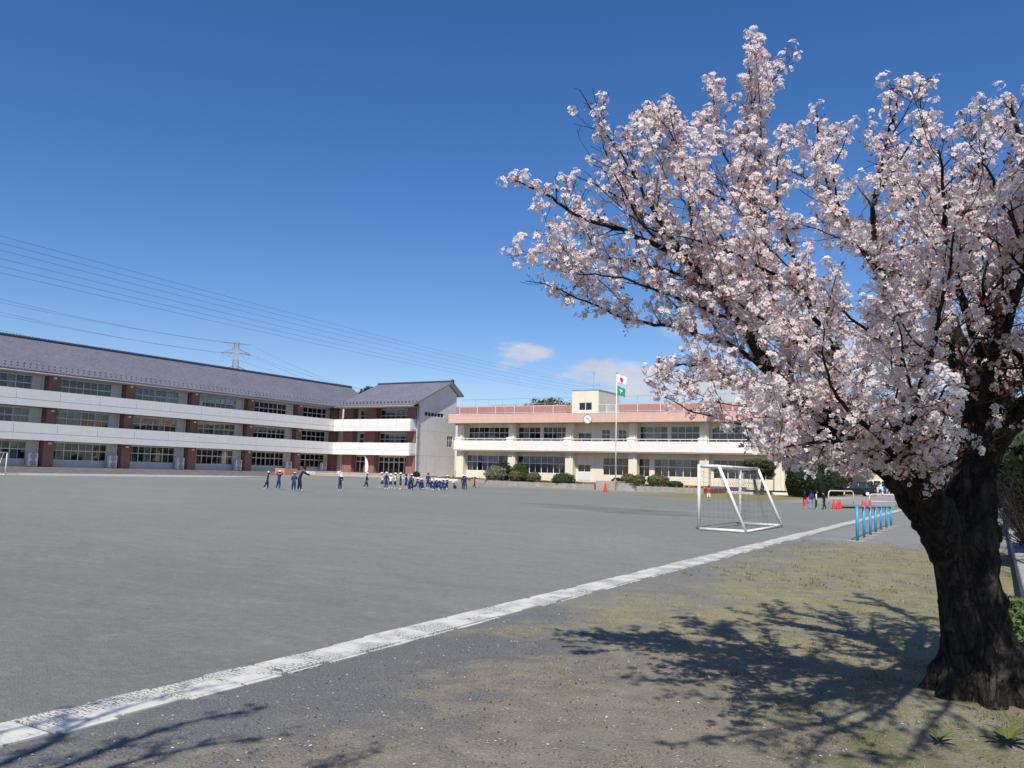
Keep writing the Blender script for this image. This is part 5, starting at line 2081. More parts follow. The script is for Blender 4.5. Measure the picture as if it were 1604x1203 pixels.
def petals(sites, g, per=(7, 12), prob=.66, ball=.036, fl=.0165, leaf_prob=.36, dens=None):
    """five-petalled flowers in round bunches, and bunches of coppery young leaves"""
    C_, N_, S_, T_ = [], [], [], []
    LC, LN = [], []
    for p, fr, d in sites:
        if g.random() < prob * (1 if dens is None else dens(p)):
            k = g.integers(per[0], per[1] + 1)
            c = p + g.normal(size=3) * .022
            q = unit(g.normal(size=(k, 3)) + np.array([0, 0, .15]))
            C_.append(c + q * ball * g.uniform(.55, 1.15, (k, 1)))
            N_.append(unit(q + g.normal(size=(k, 3)) * .22 - np.array(TRAVEL) * .45))
            S_.append(np.full(k, fl) * g.uniform(.82, 1.18, k))
            T_.append(np.full(k, g.random()))
        if g.random() < leaf_prob * (1.6 if fr > .75 else .7) * (1 if dens is None else min(1.0, dens(p) + .1)):
            k = g.integers(3, 7)
            q = unit(g.normal(size=(k, 3)) + d / (np.linalg.norm(d) + 1e-9) * .9 + np.array([0, 0, .3]))
            LC.append(p + q * .02)
            LN.append(q)
    c = np.concatenate(C_)
    nrm = np.concatenate(N_)
    s = np.concatenate(S_)
    tt = np.concatenate(T_)
    n = len(c)
    a = unit(np.cross(nrm, g.normal(size=(n, 3))))
    b = np.cross(nrm, a)
    ph = g.uniform(0, 2 * np.pi, n)
    cup = g.uniform(.05, .45, n)
    Ps = []
    for k in range(5):
        w = ph + k * 2 * np.pi / 5
        def dirn(off, r, h):
            return c + ((np.cos(w + off))[:, None] * a + (np.sin(w + off))[:, None] * b) * (s * r)[:, None] + nrm * (s * h * cup)[:, None]
        Ps.append(np.stack([dirn(0, .10, 0), dirn(-.55, .80, .75), dirn(0, 1.08, 1.0), dirn(.55, .80, .75)], 1))
    P = np.concatenate(Ps)
    pale = np.array([.90, .868, .842])
    pink = np.array([.89, .785, .775])
    col = pale + (pink - pale) * (tt ** 2.0)[:, None]
    col = col * g.uniform(.93, 1.04, (n, 1))
    inner = np.array([.80, .60, .60]) * np.ones((n, 1))
    tint = np.stack([inner, col, col, col], 1)
    tint = np.concatenate([tint] * 5)
    blossom = (P, np.clip(tint.reshape(-1, 3), 0, .9))
    lc, ln = np.concatenate(LC), np.concatenate(LN)
    m = len(lc)
    ss = g.uniform(.018, .036, m)[:, None]
    sd = unit(np.cross(ln, g.normal(size=(m, 3))))
    up_ = np.cross(sd, ln)
    LP = np.stack([lc, lc + ln * ss * .5 + sd * ss * .26 + up_ * ss * .06, lc + ln * ss, lc + ln * ss * .5 - sd * ss * .26 + up_ * ss * .06], 1)
    cols = np.array([(.36, .115, .085), (.40, .16, .11), (.30, .10, .07), (.27, .075, .065), (.30, .19, .08)])[g.integers(0, 5, m)] * g.uniform(.75, 1.25, (m, 1))
    return blossom, (LP, np.repeat(cols, 4, 0))


def tubes_mesh(name, lines):
    """thin branches joined into one mesh, three or four sides each"""
    vs, fs = [], []
    base = 0
    for P, R, k in lines:
        n = len(P)
        t = np.gradient(P, axis=0)
        t = unit(t)
        ref = np.array([.31, .22, .92]) if abs(t[0, 2]) < .8 else np.array([1., .1, 0])
        a = unit(np.cross(t, ref))
        b = np.cross(t, a)
        w = np.arange(k) * 2 * np.pi / k
        ring = P[:, None] + (a[:, None] * np.cos(w)[None, :, None] + b[:, None] * np.sin(w)[None, :, None]) * R[:, None, None]
        vs.append(ring.reshape(-1, 3))
        i = np.arange(n - 1)[:, None] * k + np.arange(k)[None]
        i2 = np.arange(n - 1)[:, None] * k + (np.arange(k)[None] + 1) % k
        fs.append(np.stack([i, i2, i2 + k, i + k], -1).reshape(-1, 4) + base)
        base += n * k
    me = bpy.data.meshes.new(name)
    me.from_pydata(np.concatenate(vs).tolist(), [], np.concatenate(fs).tolist())
    me.polygons.foreach_set('use_smooth', [True] * len(me.polygons))
    return me


def sculpt_wood(name, parent, tubes, voxel, mat, knots=()):
    """union of tapered limbs, re-skinned as one gnarled surface"""
    m = MB()
    for P, R in tubes:
        m.tube([tuple(p) for p in P], list(R), 12)
    for c, r in knots:
        m.lathe([(.01, -r), (r * .7, -r * .7), (r, 0), (r * .7, r * .7), (.01, r)], tuple(c), 10)
    o = m.build(name, mat, parent)
    rmod = o.modifiers.new('skin', 'REMESH')
    rmod.mode = 'VOXEL'
    rmod.voxel_size = voxel
    rmod.use_smooth_shade = True
    sm = o.modifiers.new('smooth', 'SMOOTH')
    sm.iterations = 3
    for nm, sc, st in (('knots', .34, .10), ('ridges', .12, .055), ('flakes', .045, .020)):
        tx = bpy.data.textures.new(nm, 'CLOUDS')
        tx.noise_scale = sc
        tx.noise_depth = 2
        dm = o.modifiers.new(nm, 'DISPLACE')
        dm.texture = tx
        dm.strength = st
        dm.mid_level = .5
        dm.texture_coords = 'LOCAL'
    dg = bpy.context.evaluated_depsgraph_get()
    me2 = bpy.data.meshes.new_from_object(o.evaluated_get(dg))
    o.modifiers.clear()
    o.data = me2
    return o


# --- the big cherry: limbs set out through the photo's tree, each at its own distance
DK = .93


def Lm(*rows):
    """rows of (px, py, depth, radius)"""
    P = np.array([AT(x, y, d * DK) for x, y, d, r in rows])
    return P, np.array([r * DK for *_, r in rows])


base = AT(1546, 1112, 6.35 * DK)
main = [
    Lm((1552, 1165, 6.45, .39), (1548, 1110, 6.42, .315), (1535, 1020, 6.40, .268), (1520, 930, 6.40, .232), (1510, 850, 6.40, .225), (1520, 790, 6.42, .19), (1532, 720, 6.45, .150), (1538, 650, 6.50, .132), (1546, 600, 6.52, .122)),
    Lm((1505, 890, 6.38, .185), (1472, 820, 6.33, .165), (1432, 770, 6.30, .128), (1388, 730, 6.28, .098), (1345, 702, 6.32, .084), (1300, 668, 6.36, .074), (1250, 635, 6.35, .058), (1205, 585, 6.30, .046), (1160, 505, 6.22, .037), (1112, 440, 6.15, .029), (1050, 395, 6.08, .022), (985, 365, 6.0, .017), (915, 340, 5.95, .012), (855, 303, 5.92, .010), (806, 283, 5.9, .005)),
    Lm((1485, 855, 6.28, .12), (1455, 795, 6.1, .095), (1425, 730, 5.9, .07), (1412, 670, 5.70, .046), (1410, 600, 5.60, .036), (1395, 520, 5.52, .029), (1372, 430, 5.45, .022), (1362, 345, 5.40, .017), (1380, 245, 5.38, .011), (1404, 145, 5.36, .006)),
    Lm((1538, 650, 6.5, .13), (1500, 560, 6.62, .095), (1478, 500, 6.75, .072), (1440, 450, 6.9, .052), (1395, 425, 7.05, .038), (1330, 360, 7.2, .026), (1290, 280, 7.3, .016), (1280, 180, 7.35, .006)),
    Lm((1546, 600, 6.52, .135), (1562, 520, 6.55, .115), (1578, 440, 6.6, .09), (1600, 370, 6.65, .068), (1625, 280, 6.7, .045), (1600, 210, 6.7, .022), (1585, 160, 6.7, .007)),
    Lm((1540, 705, 6.45, .13), (1580, 665, 6.35, .098), (1620, 635, 6.25, .080), (1700, 590, 6.1, .055), (1790, 520, 6.0, .03), (1860, 430, 5.9, .01)),
    Lm((1545, 660, 6.5, .10), (1590, 600, 7.0, .075), (1650, 520, 7.5, .055), (1720, 420, 7.9, .03), (1770, 330, 8.2, .01)),
]
sub = [
    # off the long left limb
    Lm((1205, 585, 6.30, .045), (1150, 540, 6.45, .034), (1080, 515, 6.55, .026), (1000, 500, 6.6, .019), (930, 475, 6.65, .013), (870, 448, 6.65, .008), (822, 440, 6.65, .004)),
    Lm((1160, 505, 6.22, .034), (1085, 420, 6.0, .027), (1035, 345, 5.9, .021), (990, 275, 5.85, .015), (945, 205, 5.82, .009), (908, 140, 5.8, .004)),
    Lm((1112, 440, 6.15, .026), (1045, 420, 6.3, .019), (960, 405, 6.4, .014), (880, 395, 6.45, .009), (800, 404, 6.5, .003)),
    Lm((1250, 635, 6.35, .04), (1190, 625, 6.1, .030), (1130, 590, 5.95, .022), (1075, 572, 5.85, .012), (1045, 580, 5.8, .006), (1012, 592, 5.75, .003)),
    Lm((1300, 668, 6.36, .035), (1230, 690, 6.0, .022), (1160, 668, 5.8, .014), (1090, 650, 5.7, .009), (1030, 615, 5.62, .004)),
    Lm((1345, 702, 6.32, .035), (1290, 705, 6.7, .022), (1230, 715, 6.9, .013), (1180, 705, 7.1, .006)),
    Lm((1250, 635, 6.35, .045), (1230, 520, 6.5, .034), (1205, 410, 6.6, .027), (1180, 320, 6.65, .020), (1130, 240, 6.7, .013), (1115, 130, 6.72, .004)),
    Lm((1205, 410, 6.6, .024), (1190, 300, 6.5, .018), (1178, 200, 6.45, .012), (1186, 62, 6.4, .004)),
    Lm((1178, 200, 6.45, .010), (1210, 130, 6.42, .006), (1240, 84, 6.4, .003)),
    Lm((1085, 420, 6.0, .020), (1080, 310, 5.95, .014), (1060, 220, 5.95, .009), (1020, 165, 5.95, .004)),
    Lm((1388, 730, 6.28, .06), (1360, 640, 6.0, .042), (1320, 560, 5.8, .034), (1270, 470, 5.65, .027), (1230, 380, 5.55, .02), (1215, 300, 5.5, .012), (1225, 215, 5.48, .005)),
    Lm((1320, 560, 5.8, .026), (1240, 530, 5.6, .018), (1160, 470, 5.45, .012), (1090, 440, 5.4, .006)),
    Lm((1360, 640, 6.0, .032), (1290, 620, 5.6, .022), (1220, 640, 5.3, .014), (1170, 690, 5.1, .007)),
    Lm((1412, 670, 5.70, .04), (1350, 680, 5.35, .028), (1280, 690, 5.05, .018), (1215, 705, 4.85, .010), (1170, 700, 4.75, .004)),
    # middle and right, near and far
    Lm((1410, 600, 5.6, .036), (1450, 520, 5.4, .028), (1480, 440, 5.25, .020), (1470, 340, 5.2, .013), (1448, 235, 5.15, .006)),
    Lm((1372, 430, 5.45, .024), (1325, 350, 5.4, .016), (1300, 270, 5.38, .009), (1330, 205, 5.36, .004)),
    Lm((1478, 500, 6.75, .055), (1490, 420, 7.0, .042), (1500, 330, 7.2, .03), (1520, 250, 7.3, .018), (1548, 165, 7.35, .005)),
    Lm((1440, 450, 6.9, .04), (1430, 350, 7.2, .03), (1440, 240, 7.4, .018), (1440, 140, 7.5, .005)),
    Lm((1562, 520, 6.55, .06), (1530, 450, 6.1, .044), (1500, 380, 5.8, .032), (1520, 300, 5.6, .020), (1545, 220, 5.5, .008)),
    Lm((1578, 440, 6.6, .05), (1620, 420, 6.0, .035), (1640, 350, 5.7, .022), (1600, 270, 5.5, .010)),
    Lm((1620, 635, 6.25, .05), (1600, 560, 5.8, .035), (1560, 520, 5.5, .025), (1540, 440, 5.3, .014), (1560, 360, 5.2, .006)),
    Lm((1500, 560, 6.62, .05), (1440, 560, 6.5, .032), (1370, 530, 6.4, .022), (1300, 470, 6.35, .013), (1260, 420, 6.3, .006)),
    Lm((1452, 790, 6.05, .05), (1440, 700, 5.5, .034), (1480, 640, 5.15, .024), (1510, 600, 4.95, .016), (1500, 540, 4.8, .007)),
    Lm((1425, 730, 5.85, .045), (1380, 690, 5.3, .030), (1330, 640, 4.9, .020), (1300, 580, 4.7, .012), (1290, 510, 4.6, .005)),
    Lm((1538, 650, 6.5, .07), (1470, 640, 7.1, .05), (1390, 640, 7.6, .036), (1310, 640, 8.0, .022), (1240, 620, 8.3, .008)),
    Lm((1500, 560, 6.62, .05), (1450, 560, 7.4, .036), (1380, 540, 8.0, .026), (1300, 520, 8.4, .016), (1230, 490, 8.7, .006)),
    Lm((1590, 600, 7.0, .05), (1560, 540, 7.8, .036), (1530, 470, 8.4, .024), (1500, 400, 8.8, .012), (1480, 340, 9.0, .005)),
    Lm((1470, 640, 7.1, .035), (1430, 700, 7.6, .022), (1380, 715, 8.0, .014), (1320, 735, 8.3, .007)),
    Lm((1700, 590, 6.1, .04), (1680, 500, 5.6, .028), (1650, 420, 5.3, .018), (1640, 330, 5.1, .008)),
    Lm((1720, 420, 7.9, .028), (1680, 340, 7.6, .018), (1650, 250, 7.4, .008)),
    # finer boughs that fill the airy side
    Lm((1085, 420, 6.0, .022), (1010, 340, 6.2, .016), (950, 300, 6.3, .011), (905, 276, 6.35, .005)),
    Lm((1160, 505, 6.22, .026), (1090, 470, 6.05, .020), (1000, 440, 5.95, .014), (930, 430, 5.9, .010), (865, 420, 5.85, .005)),
    Lm((1180, 320, 6.65, .020), (1120, 300, 6.4, .015), (1070, 250, 6.2, .010), (1038, 185, 6.1, .005)),
    Lm((1230, 520, 6.5, .026), (1150, 420, 6.8, .020), (1110, 330, 6.95, .014), (1090, 240, 7.0, .006)),
    Lm((1050, 395, 6.08, .018), (990, 330, 6.0, .013), (960, 265, 5.95, .008), (940, 215, 5.9, .004)),
    Lm((1270, 470, 5.65, .02), (1190, 420, 5.5, .015), (1120, 390, 5.4, .010), (1060, 370, 5.35, .005)),
    # limbs reaching out towards the camera, added to shade the trunk
    Lm((1538, 650, 6.5, .08), (1560, 560, 5.9, .058), (1590, 470, 5.3, .042), (1610, 380, 4.9, .028), (1600, 280, 4.7, .010)),
    Lm((1546, 600, 6.52, .07), (1530, 520, 5.8, .05), (1500, 430, 5.2, .034), (1480, 330, 4.8, .02), (1470, 235, 4.6, .007)),
    Lm((1580, 665, 6.35, .06), (1640, 590, 5.7, .045), (1680, 480, 5.1, .032), (1690, 360, 4.7, .02), (1680, 240, 4.5, .008)),
    Lm((1620, 635, 6.25, .055), (1700, 560, 5.3, .04), (1750, 430, 4.6, .028), (1760, 280, 4.2, .010)),
    Lm((1425, 730, 5.85, .04), (1440, 640, 5.2, .03), (1470, 540, 4.7, .022), (1490, 430, 4.4, .013), (1500, 330, 4.2, .006)),
    Lm((1610, 380, 4.9, .025), (1570, 320, 4.5, .016), (1540, 250, 4.2, .007)),
]
sub = [(P, np.where(R < .06, R * .60, R)) for P, R in sub]
SIL = [(786, 405), (800, 262), (842, 270), (900, 270), (928, 262), (893, 190), (900, 128), (925, 130), (965, 165), (985, 215), (1010, 165), (1030, 150), (1060, 150), (1085, 190), (1110, 175), (1110, 122), (1140, 125), (1165, 150), (1172, 58), (1200, 56), (1248, 76), (1246, 105), (1215, 150),
       (1205, 205), (1240, 200), (1268, 195), (1272, 155), (1290, 155), (1300, 205), (1345, 195), (1380, 122), (1455, 122), (1462, 180), (1500, 200), (1535, 150), (1604, 145), (1900, 100), (2100, 500), (1900, 800), (1640, 740), (1604, 735), (1575, 735), (1520, 742), (1470, 750), (1440, 780), (1405, 758), (1370, 736), (1320, 742), (1290, 738),
       (1238, 744), (1212, 712), (1165, 686), (1112, 652), (1065, 628), (1040, 612), (1022, 602), (1018, 586), (1040, 560), (1005, 545), (960, 530), (905, 508), (885, 490), (862, 462), (812, 450), (815, 432), (850, 420)]


def keep_main(p):
    if p[2] < 1.45:
        return False
    x, y, w = PIX(p)
    if w < 2.4:
        return False
    return in_poly(x, y, SIL)


def shade_at(px, py, z):
    """the place at height z whose shadow falls where the photo shows pixel (px, py)"""
    q = G(px, py)
    return q + np.array([-TRAVEL.x / -TRAVEL.z * z, -TRAVEL.y / -TRAVEL.z * z, z])


# limbs that arch forward over the camera: above the picture, but their shade lies under the tree
arch = AT(1740, 60, 4.3)
over = [Lm((1620, 635, 6.25, .06), (1700, 500, 5.7, .05), (1745, 330, 5.1, .042), (1740, 60, 4.3 / DK, .034))]
for zz, chain in ((4.1, ((1400, 1100), (1300, 1130), (1187, 1146), (1090, 1160), (1033, 1168))), (4.3, ((1390, 1060), (1290, 1060), (1168, 1064), (1070, 1066), (1000, 1066))),
                  (4.0, ((1380, 1090), (1250, 1098), (1160, 1096), (1095, 1092))), (3.9, ((1390, 1120), (1300, 1150), (1270, 1180), (1255, 1215))), (4.2, ((1480, 1120), (1450, 1150), (1420, 1185), (1380, 1215)))):
    tips = [shade_at(x, y, zz - .06 * i) for i, (x, y) in enumerate(chain)]
    a0 = arch + np.array([0, 0, 0])
    mid_ = (a0 + tips[0]) / 2 + np.array([.12, 0, .25])
    P_ = np.array([a0, mid_] + tips)
    over.append((P_, np.array([.032, .028] + list(np.linspace(.022, .004, len(tips))))))


def keep_over(p):
    x, y, w = PIX(p)
    if w < .3:
        return True
    return y < -30 or keep_main(p)


g = np.random.default_rng(11)
cherry = empty('cherry_tree', (base[0], base[1], 0))
tag(cherry, 'old cherry tree in full pale pink blossom with gnarled dark trunk', 'tree', 'cherry trees')
CO = np.array([base[0], base[1], 0])
mainC = [catmull(P, R, .05) for P, R in main]
subC = [catmull(P, R, .05) for P, R in sub]
overC = [catmull(P, R, .05) for P, R in over]
for P, R in mainC + subC:                      # a natural waver
    k = np.cumsum(g.normal(size=P.shape) * .006, 0)
    k -= np.linspace(0, 1, len(P))[:, None] * k[-1]
    P += k * np.clip(1.2 - R / .15, 0, 1)[:, None]
roots = []
for a in (.4, 1.5, 2.6, 3.5, 4.3, 5.1, 5.8):
    c, s = math.cos(a), math.sin(a)
    b3 = AT(1546, 1112, 6.42 * DK)
    roots.append((np.array([[b3[0] + c * .14, b3[1] + s * .14, .42], [b3[0] + c * .30, b3[1] + s * .30, .13], [b3[0] + c * .44, b3[1] + s * .44, -.06], [b3[0] + c * .58, b3[1] + s * .58, -.28]]), np.array([.13, .11, .09, .05])))
knots = [(AT(x, y, d * DK), r) for x, y, d, r in ((1578, 1060, 6.35, .14), (1505, 985, 6.35, .11), (1450, 805, 6.28, .10), (1545, 835, 6.32, .09), (1556, 940, 6.32, .10), (1520, 1085, 6.3, .13))]
big = [(P - CO, R) for P, R in mainC[:]] + [(P - CO, R) for P, R in roots]
cut = []
for P, R in big:
    m_ = R > .058
    n_ = max(2, int(m_.sum()))
    cut.append((P[:n_], R[:n_]))
sculpt_wood('trunk', cherry, cut, .017, 'bark', [(c - CO, r) for c, r in knots])
limb_lines = [(P - CO, R, 7) for P, R in mainC + subC + overC]
link('limbs', tubes_mesh('limbs', limb_lines), cherry, 'bark')
lines, sites = grow_cherry(mainC + subC, g, keep_main, centre=AT(1420, 620, 6.4 * DK))
l_o, s_o = grow_cherry(overC, g, keep_over, centre=arch, br_gap=.30, br_len=(.3, .8))
lines += l_o
sites += s_o
tag(link('twigs', tubes_mesh('twigs', [(P - CO, R, k) for P, R, k in lines]), cherry, 'bark_thin'), kind='stuff')
sites = [(p - CO, f, d) for p, f, d in sites]


def clumps(p):
    """uneven flowering: some branches are thick with bloom, some nearly bare"""
    q = p + CO
    f = math.sin(2.3 * q[0] + 1.7 * q[2] + .6) * math.sin(1.9 * q[1] - 1.3 * q[2]) + .55 * math.sin(5.1 * q[0] - 2.2 * q[1]) * math.sin(4.3 * q[2] + 1.1 * q[0])
    x, y, w = PIX(q)
    heart = float(sst(x, 1080, 1260) * sst(y, 230, 400))      # the heart of the crown is packed, the outer sprays are loose
    k = min(1.45, max(.16 + .45 * heart, .86 + .44 * heart + (.85 - .45 * heart) * f))
    if in_poly(x, y, FORK) and w < 6.6 * DK:
        k *= .22
    if w < 4.9:                                              # thin forward sprays let the sun in
        k *= .55
    return k


FORK = [(1455, 740), (1500, 690), (1500, 590), (1470, 520), (1500, 440), (1560, 410), (1625, 400), (1625, 680), (1570, 740)]
bl, lv = petals(sites, g, dens=clumps)
print('cherry: lines', len(lines), 'sites', len(sites), 'petals', len(bl[0]), 'leaves', len(lv[0]))
tag(link('blossom', poly_mesh('blossom', *bl), cherry, 'petal'), kind='stuff')
tag(link('young_leaves', poly_mesh('young_leaves', *lv), cherry, 'leaf'), kind='stuff')


# --- the next cherry of the row stands behind the camera; only its shade reaches the picture
tb2 = np.array([-4.6, -1.9, 0])
limb2 = []
for tips, z in ((((60, 1215), (190, 1165), (300, 1130), (384, 1116)), 4.2), (((40, 1250), (200, 1195), (310, 1170), (398, 1156)), 4.0), (((20, 1190), (120, 1140), (215, 1105), (292, 1083)), 4.5), (((330, 1260), (470, 1215), (578, 1184)), 3.7), (((-120, 1190), (0, 1150), (90, 1130)), 4.6)):
    pts = [tb2 + np.array([0, 0, 1.2]), tb2 + np.array([.25, .5, 2.2])]
    tp = [shade_at(x, y, z - .25 + .1 * i) for i, (x, y) in enumerate(tips)]
    pts.append((pts[-1] + tp[0]) / 2 + np.array([0, 0, .35]))
    pts += tp
    limb2.append((np.array(pts), np.array([.12, .09, .05] + list(np.linspace(.030, .004, len(tp))))))
for a in (2.0, 2.9, 3.8, 4.7, 5.5):
    d = np.array([math.cos(a), math.sin(a), 0])
    limb2.append((np.array([tb2 + [0, 0, 1.3], tb2 + d * .8 + [0, 0, 2.6], tb2 + d * 1.9 + [0, 0, 3.7], tb2 + d * 3.0 + [0, 0, 4.5]]), np.array([.14, .09, .05, .008])))
c2 = empty('cherry_tree', tuple(tb2))
tag(c2, 'cherry tree whose branch shadows cross the white line', 'tree', 'cherry trees')
g2 = np.random.default_rng(21)
limb2 = [catmull(P, R, .06) for P, R in limb2]
trunk2 = catmull(np.array([tb2 + [0, 0, -.1], tb2 + [.05, 0, .5], tb2 + [0, .05, 1.3], tb2 + [.1, .2, 2.3]]), np.array([.36, .27, .24, .15]), .08)
sculpt_wood('trunk', c2, [(trunk2[0] - tb2, trunk2[1])] + [(P[:14] - tb2, R[:14]) for P, R in limb2], .04, 'bark')
link('limbs', tubes_mesh('limbs', [(P - tb2, R, 6) for P, R in limb2]), c2, 'bark')


def keep2(p):
    x, y, w = PIX(p)
    return not (w > .2 and -40 < x < 1650 and -60 < y < 1300)


l2, s2 = grow_cherry(limb2[:5], g2, keep2, .15, .13, (.10, .30), (.06, .16), tb2 + [0, 0, 3], br_gap=.28, br_len=(.25, .6))
l3, s3 = grow_cherry(limb2[5:], g2, keep2, .25, .20, (.2, .5), (.1, .2), tb2 + [0, 0, 3], br_gap=.5)
tag(link('twigs', tubes_mesh('twigs', [(P - tb2, R, 3) for P, R, k in l2 + l3]), c2, 'bark_thin'), kind='stuff')
bl, lv = petals([(p - tb2, f, d) for p, f, d in s2 + s3], g2, (4, 8), .75)
tag(link('blossom', poly_mesh('blossom', *bl), c2, 'petal'), kind='stuff')
tag(link('young_leaves', poly_mesh('young_leaves', *lv), c2, 'leaf'), kind='stuff')

# --- blossom trees along the drive, far behind the trunk
PINKS = [(.72, .62, .64), (.66, .55, .58), (.76, .68, .69), (.60, .48, .50), (.28, .14, .12)]
for i, (px, pyt, dep, wd, lab) in enumerate(((1330, 690, 104, 8.5, 'far blossoming cherry above the dark parked car'), (1400, 684, 112, 9.5, 'far blossoming cherry above the waiting people'), (1470, 676, 120, 11, 'far blossoming cherry hidden behind the big trunk'), (1275, 700, 118, 7.0, 'far blossoming cherry beyond the dark dome evergreen'))):
    t_ = tree(px, pyt, dep, wd, lab, PINKS, 70 + i, 9000, .13, 0, wd * .62, 'cherry_tree', 'cherry trees')
    for ch in t_.children:
        if ch.name.startswith('crown'):
            ch.data.materials[0] = MATS['petal']
# dark evergreens and bare thicket at the school boundary, beyond the trunk
for i, (px, pyt, dep, wd, lab, cs) in enumerate(((1610, 610, 30, 5.5, 'dark green boundary tree just behind the cherry trunk', DARK), (1680, 560, 26, 6, 'tall dark boundary tree at the picture edge', GREENS), (1560, 690, 60, 8, 'dark boundary tree between trunk and drive', DARK), (1700, 640, 16, 4, 'broadleaf boundary bush tree beyond the kerb wall', GREENS))):
    tree(px, pyt, dep, wd, lab, cs, 80 + i, 9000, .11 if dep < 40 else .2, 0, None, 'boundary_tree', 'trees along the school boundary')

for i, (px, pyt, dep, wd, lab, cs) in enumerate(((1345, 700, 150, 14, 'green wood edge tree far beyond the parked cars', GREENS), (1430, 694, 155, 15, 'far green tree closing the drive behind the waiting people', DARK), (1515, 690, 150, 15, 'far green tree beyond the drive, behind the cherry trunk', GREENS), (1600, 684, 140, 15, 'far green tree past the trunk at the picture edge', DARK))):
    tree(px, pyt, dep, wd, lab, cs, 180 + i, 5000, .3, 0, None, 'boundary_tree', 'trees closing the far end of the drive')
# ------------------------------------------------------------------ school boundary right of the trunk
kw = empty('kerb_wall', VU(.36, 8), -TH)
tag(kw, 'low concrete kerb wall running along the boundary behind the trunk', 'wall')
u_ = 8.0
while u_ < 60:
    L = 1.98
    bevel(MB().box(-.11, .11, u_ - 8, u_ - 8 + L, -.1, .30 + random.uniform(-.012, .012)).build('block', 'concrete', kw), .015)
    u_ += 2.0
fn = empty('wire_fence', VU(1.0, 22), -TH)
tag(fn, 'green wire mesh fence behind the bare hedge', 'fence')
M('fence_green', (.02, .16, .11), .5, .1, 5)
for i in range(16):
    MB().tube([(0, i * 2.0, 0), (0, i * 2.0, 1.5)], .03, 6).build('post', 'fence_green', fn)
m = MB()
for z in np.arange(.1, 1.5, .14):
    m.tube([(0, 0, z), (0, 30, z)], .006, 3, False)
for y in np.arange(0, 30, .14):
    m.tube([(0, y, .05), (0, y, 1.48)], .006, 3, False)
tag(m.build('mesh_wire', 'fence_green', fn), kind='stuff')


def bare_shrub(p, h, seed, label, n=26):
    r = empty('bare_shrub', p)
    tag(r, label, 'shrub', 'leafless shrubs along the boundary')
    gg = np.random.default_rng(seed)
    ls = []
    for k in range(n):
        a = gg.uniform(0, 2 * np.pi)
        d = np.array([math.cos(a) * gg.uniform(.2, .9), math.sin(a) * gg.uniform(.2, .9), gg.uniform(.6, 1.2)])
        q = np.array([math.cos(a) * .12, math.sin(a) * .12, 0.])
        P = [q.copy()]
        for i in range(9):
            d = d + gg.normal(size=3) * .16 + np.array([0, 0, -.03])
            q = q + d / np.linalg.norm(d) * h / 7.5
            P.append(q.copy())
        P = np.array(P)
        ls.append((P, np.linspace(.014, .003, len(P)), 4))
        for i in range(2, 9):
            for _ in range(2):
                e = unit(gg.normal(size=3) + np.array([0, 0, .4]))
                ls.append((np.array([P[i], P[i] + e * .12 * h, P[i] + e * .12 * h + unit(e + gg.normal(size=3) * .5) * .12 * h]), np.array([.005, .004, .002]), 3))
    tag(link('branches', tubes_mesh('branches', ls), r, 'bark_thin'), kind='stuff')


for i, (v, u, h) in enumerate(((.95, 17, 1.9), (.9, 21, 2.1), (.85, 25, 2.2), (.75, 30, 2.4), (.7, 35, 2.4))):
    bare_shrub(tuple(VU(v, u)), h, 90 + i, ['bare twiggy shrub first along the kerb wall past the trunk', 'bare twiggy shrub second along the kerb wall', 'bare twiggy shrub third along the kerb wall', 'bare twiggy shrub fourth along the kerb wall', 'bare twiggy shrub last along the kerb wall'][i])


def leafy(p, w, h, seed, label, cols, n=1500, size=.05, name='leafy_shrub'):
    r = empty(name, p)
    tag(r, label, 'shrub', 'green undergrowth along the boundary')
    for k in range(4):
        a = k * 1.6 + seed
        MB().tube([(0, 0, -.05), (.18 * w * math.cos(a), .18 * w * math.sin(a), h * .5)], [.012, .006], 4).build('stem', 'wood_brown', r)
    leaf_cloud('foliage', r, n, (0, 0, h * .52), (w / 2, w / 2, h * .5), size, cols, seed=seed, shell=.25, lumps=14, lump_r=.36, aspect=.4)


FRESH = [(.10, .17, .035), (.14, .20, .05), (.07, .13, .03), (.18, .22, .08)]
for i, (v, u, w, h) in enumerate(((.0, 8.2, .5, .42), (.1, 9.6, .55, .45), (.08, 11.2, .5, .40), (.95, 13.5, 1.0, .8), (.9, 17, 1.0, .75), (.85, 21, 1.1, .8), (.8, 25.5, 1.2, .8), (.75, 30.5, 1.3, .85), (.7, 36, 1.5, .9))):
    leafy(tuple(VU(v, u)), w, h, 100 + i, ['small fresh green plant right behind the trunk foot', 'fresh green plant before the kerb wall', 'fresh green plant farther along before the kerb wall', 'green hedge shrub nearest the trunk beyond the kerb', 'second green hedge shrub beyond the kerb', 'third green hedge shrub beyond the kerb', 'fourth green hedge shrub beyond the kerb', 'fifth green hedge shrub beyond the kerb', 'last green hedge shrub beyond the kerb'][i], FRESH if i < 5 else GREENS, 1100 if i < 3 else 1800, .035 if i < 3 else .05)


for i in range(9):
    leafy(tuple(VU(1.3 + .4 * (i % 2), 38 + 4.6 * i)), 3.4, 3.0 + .4 * (i % 3), 130 + i, 'dark evergreen hedge shrub, number %s from the trunk behind the wire fence' % ['one', 'two', 'three', 'four', 'five', 'six', 'seven', 'eight', 'nine'][i], DARK, 5000, .07, 'hedge_shrub')

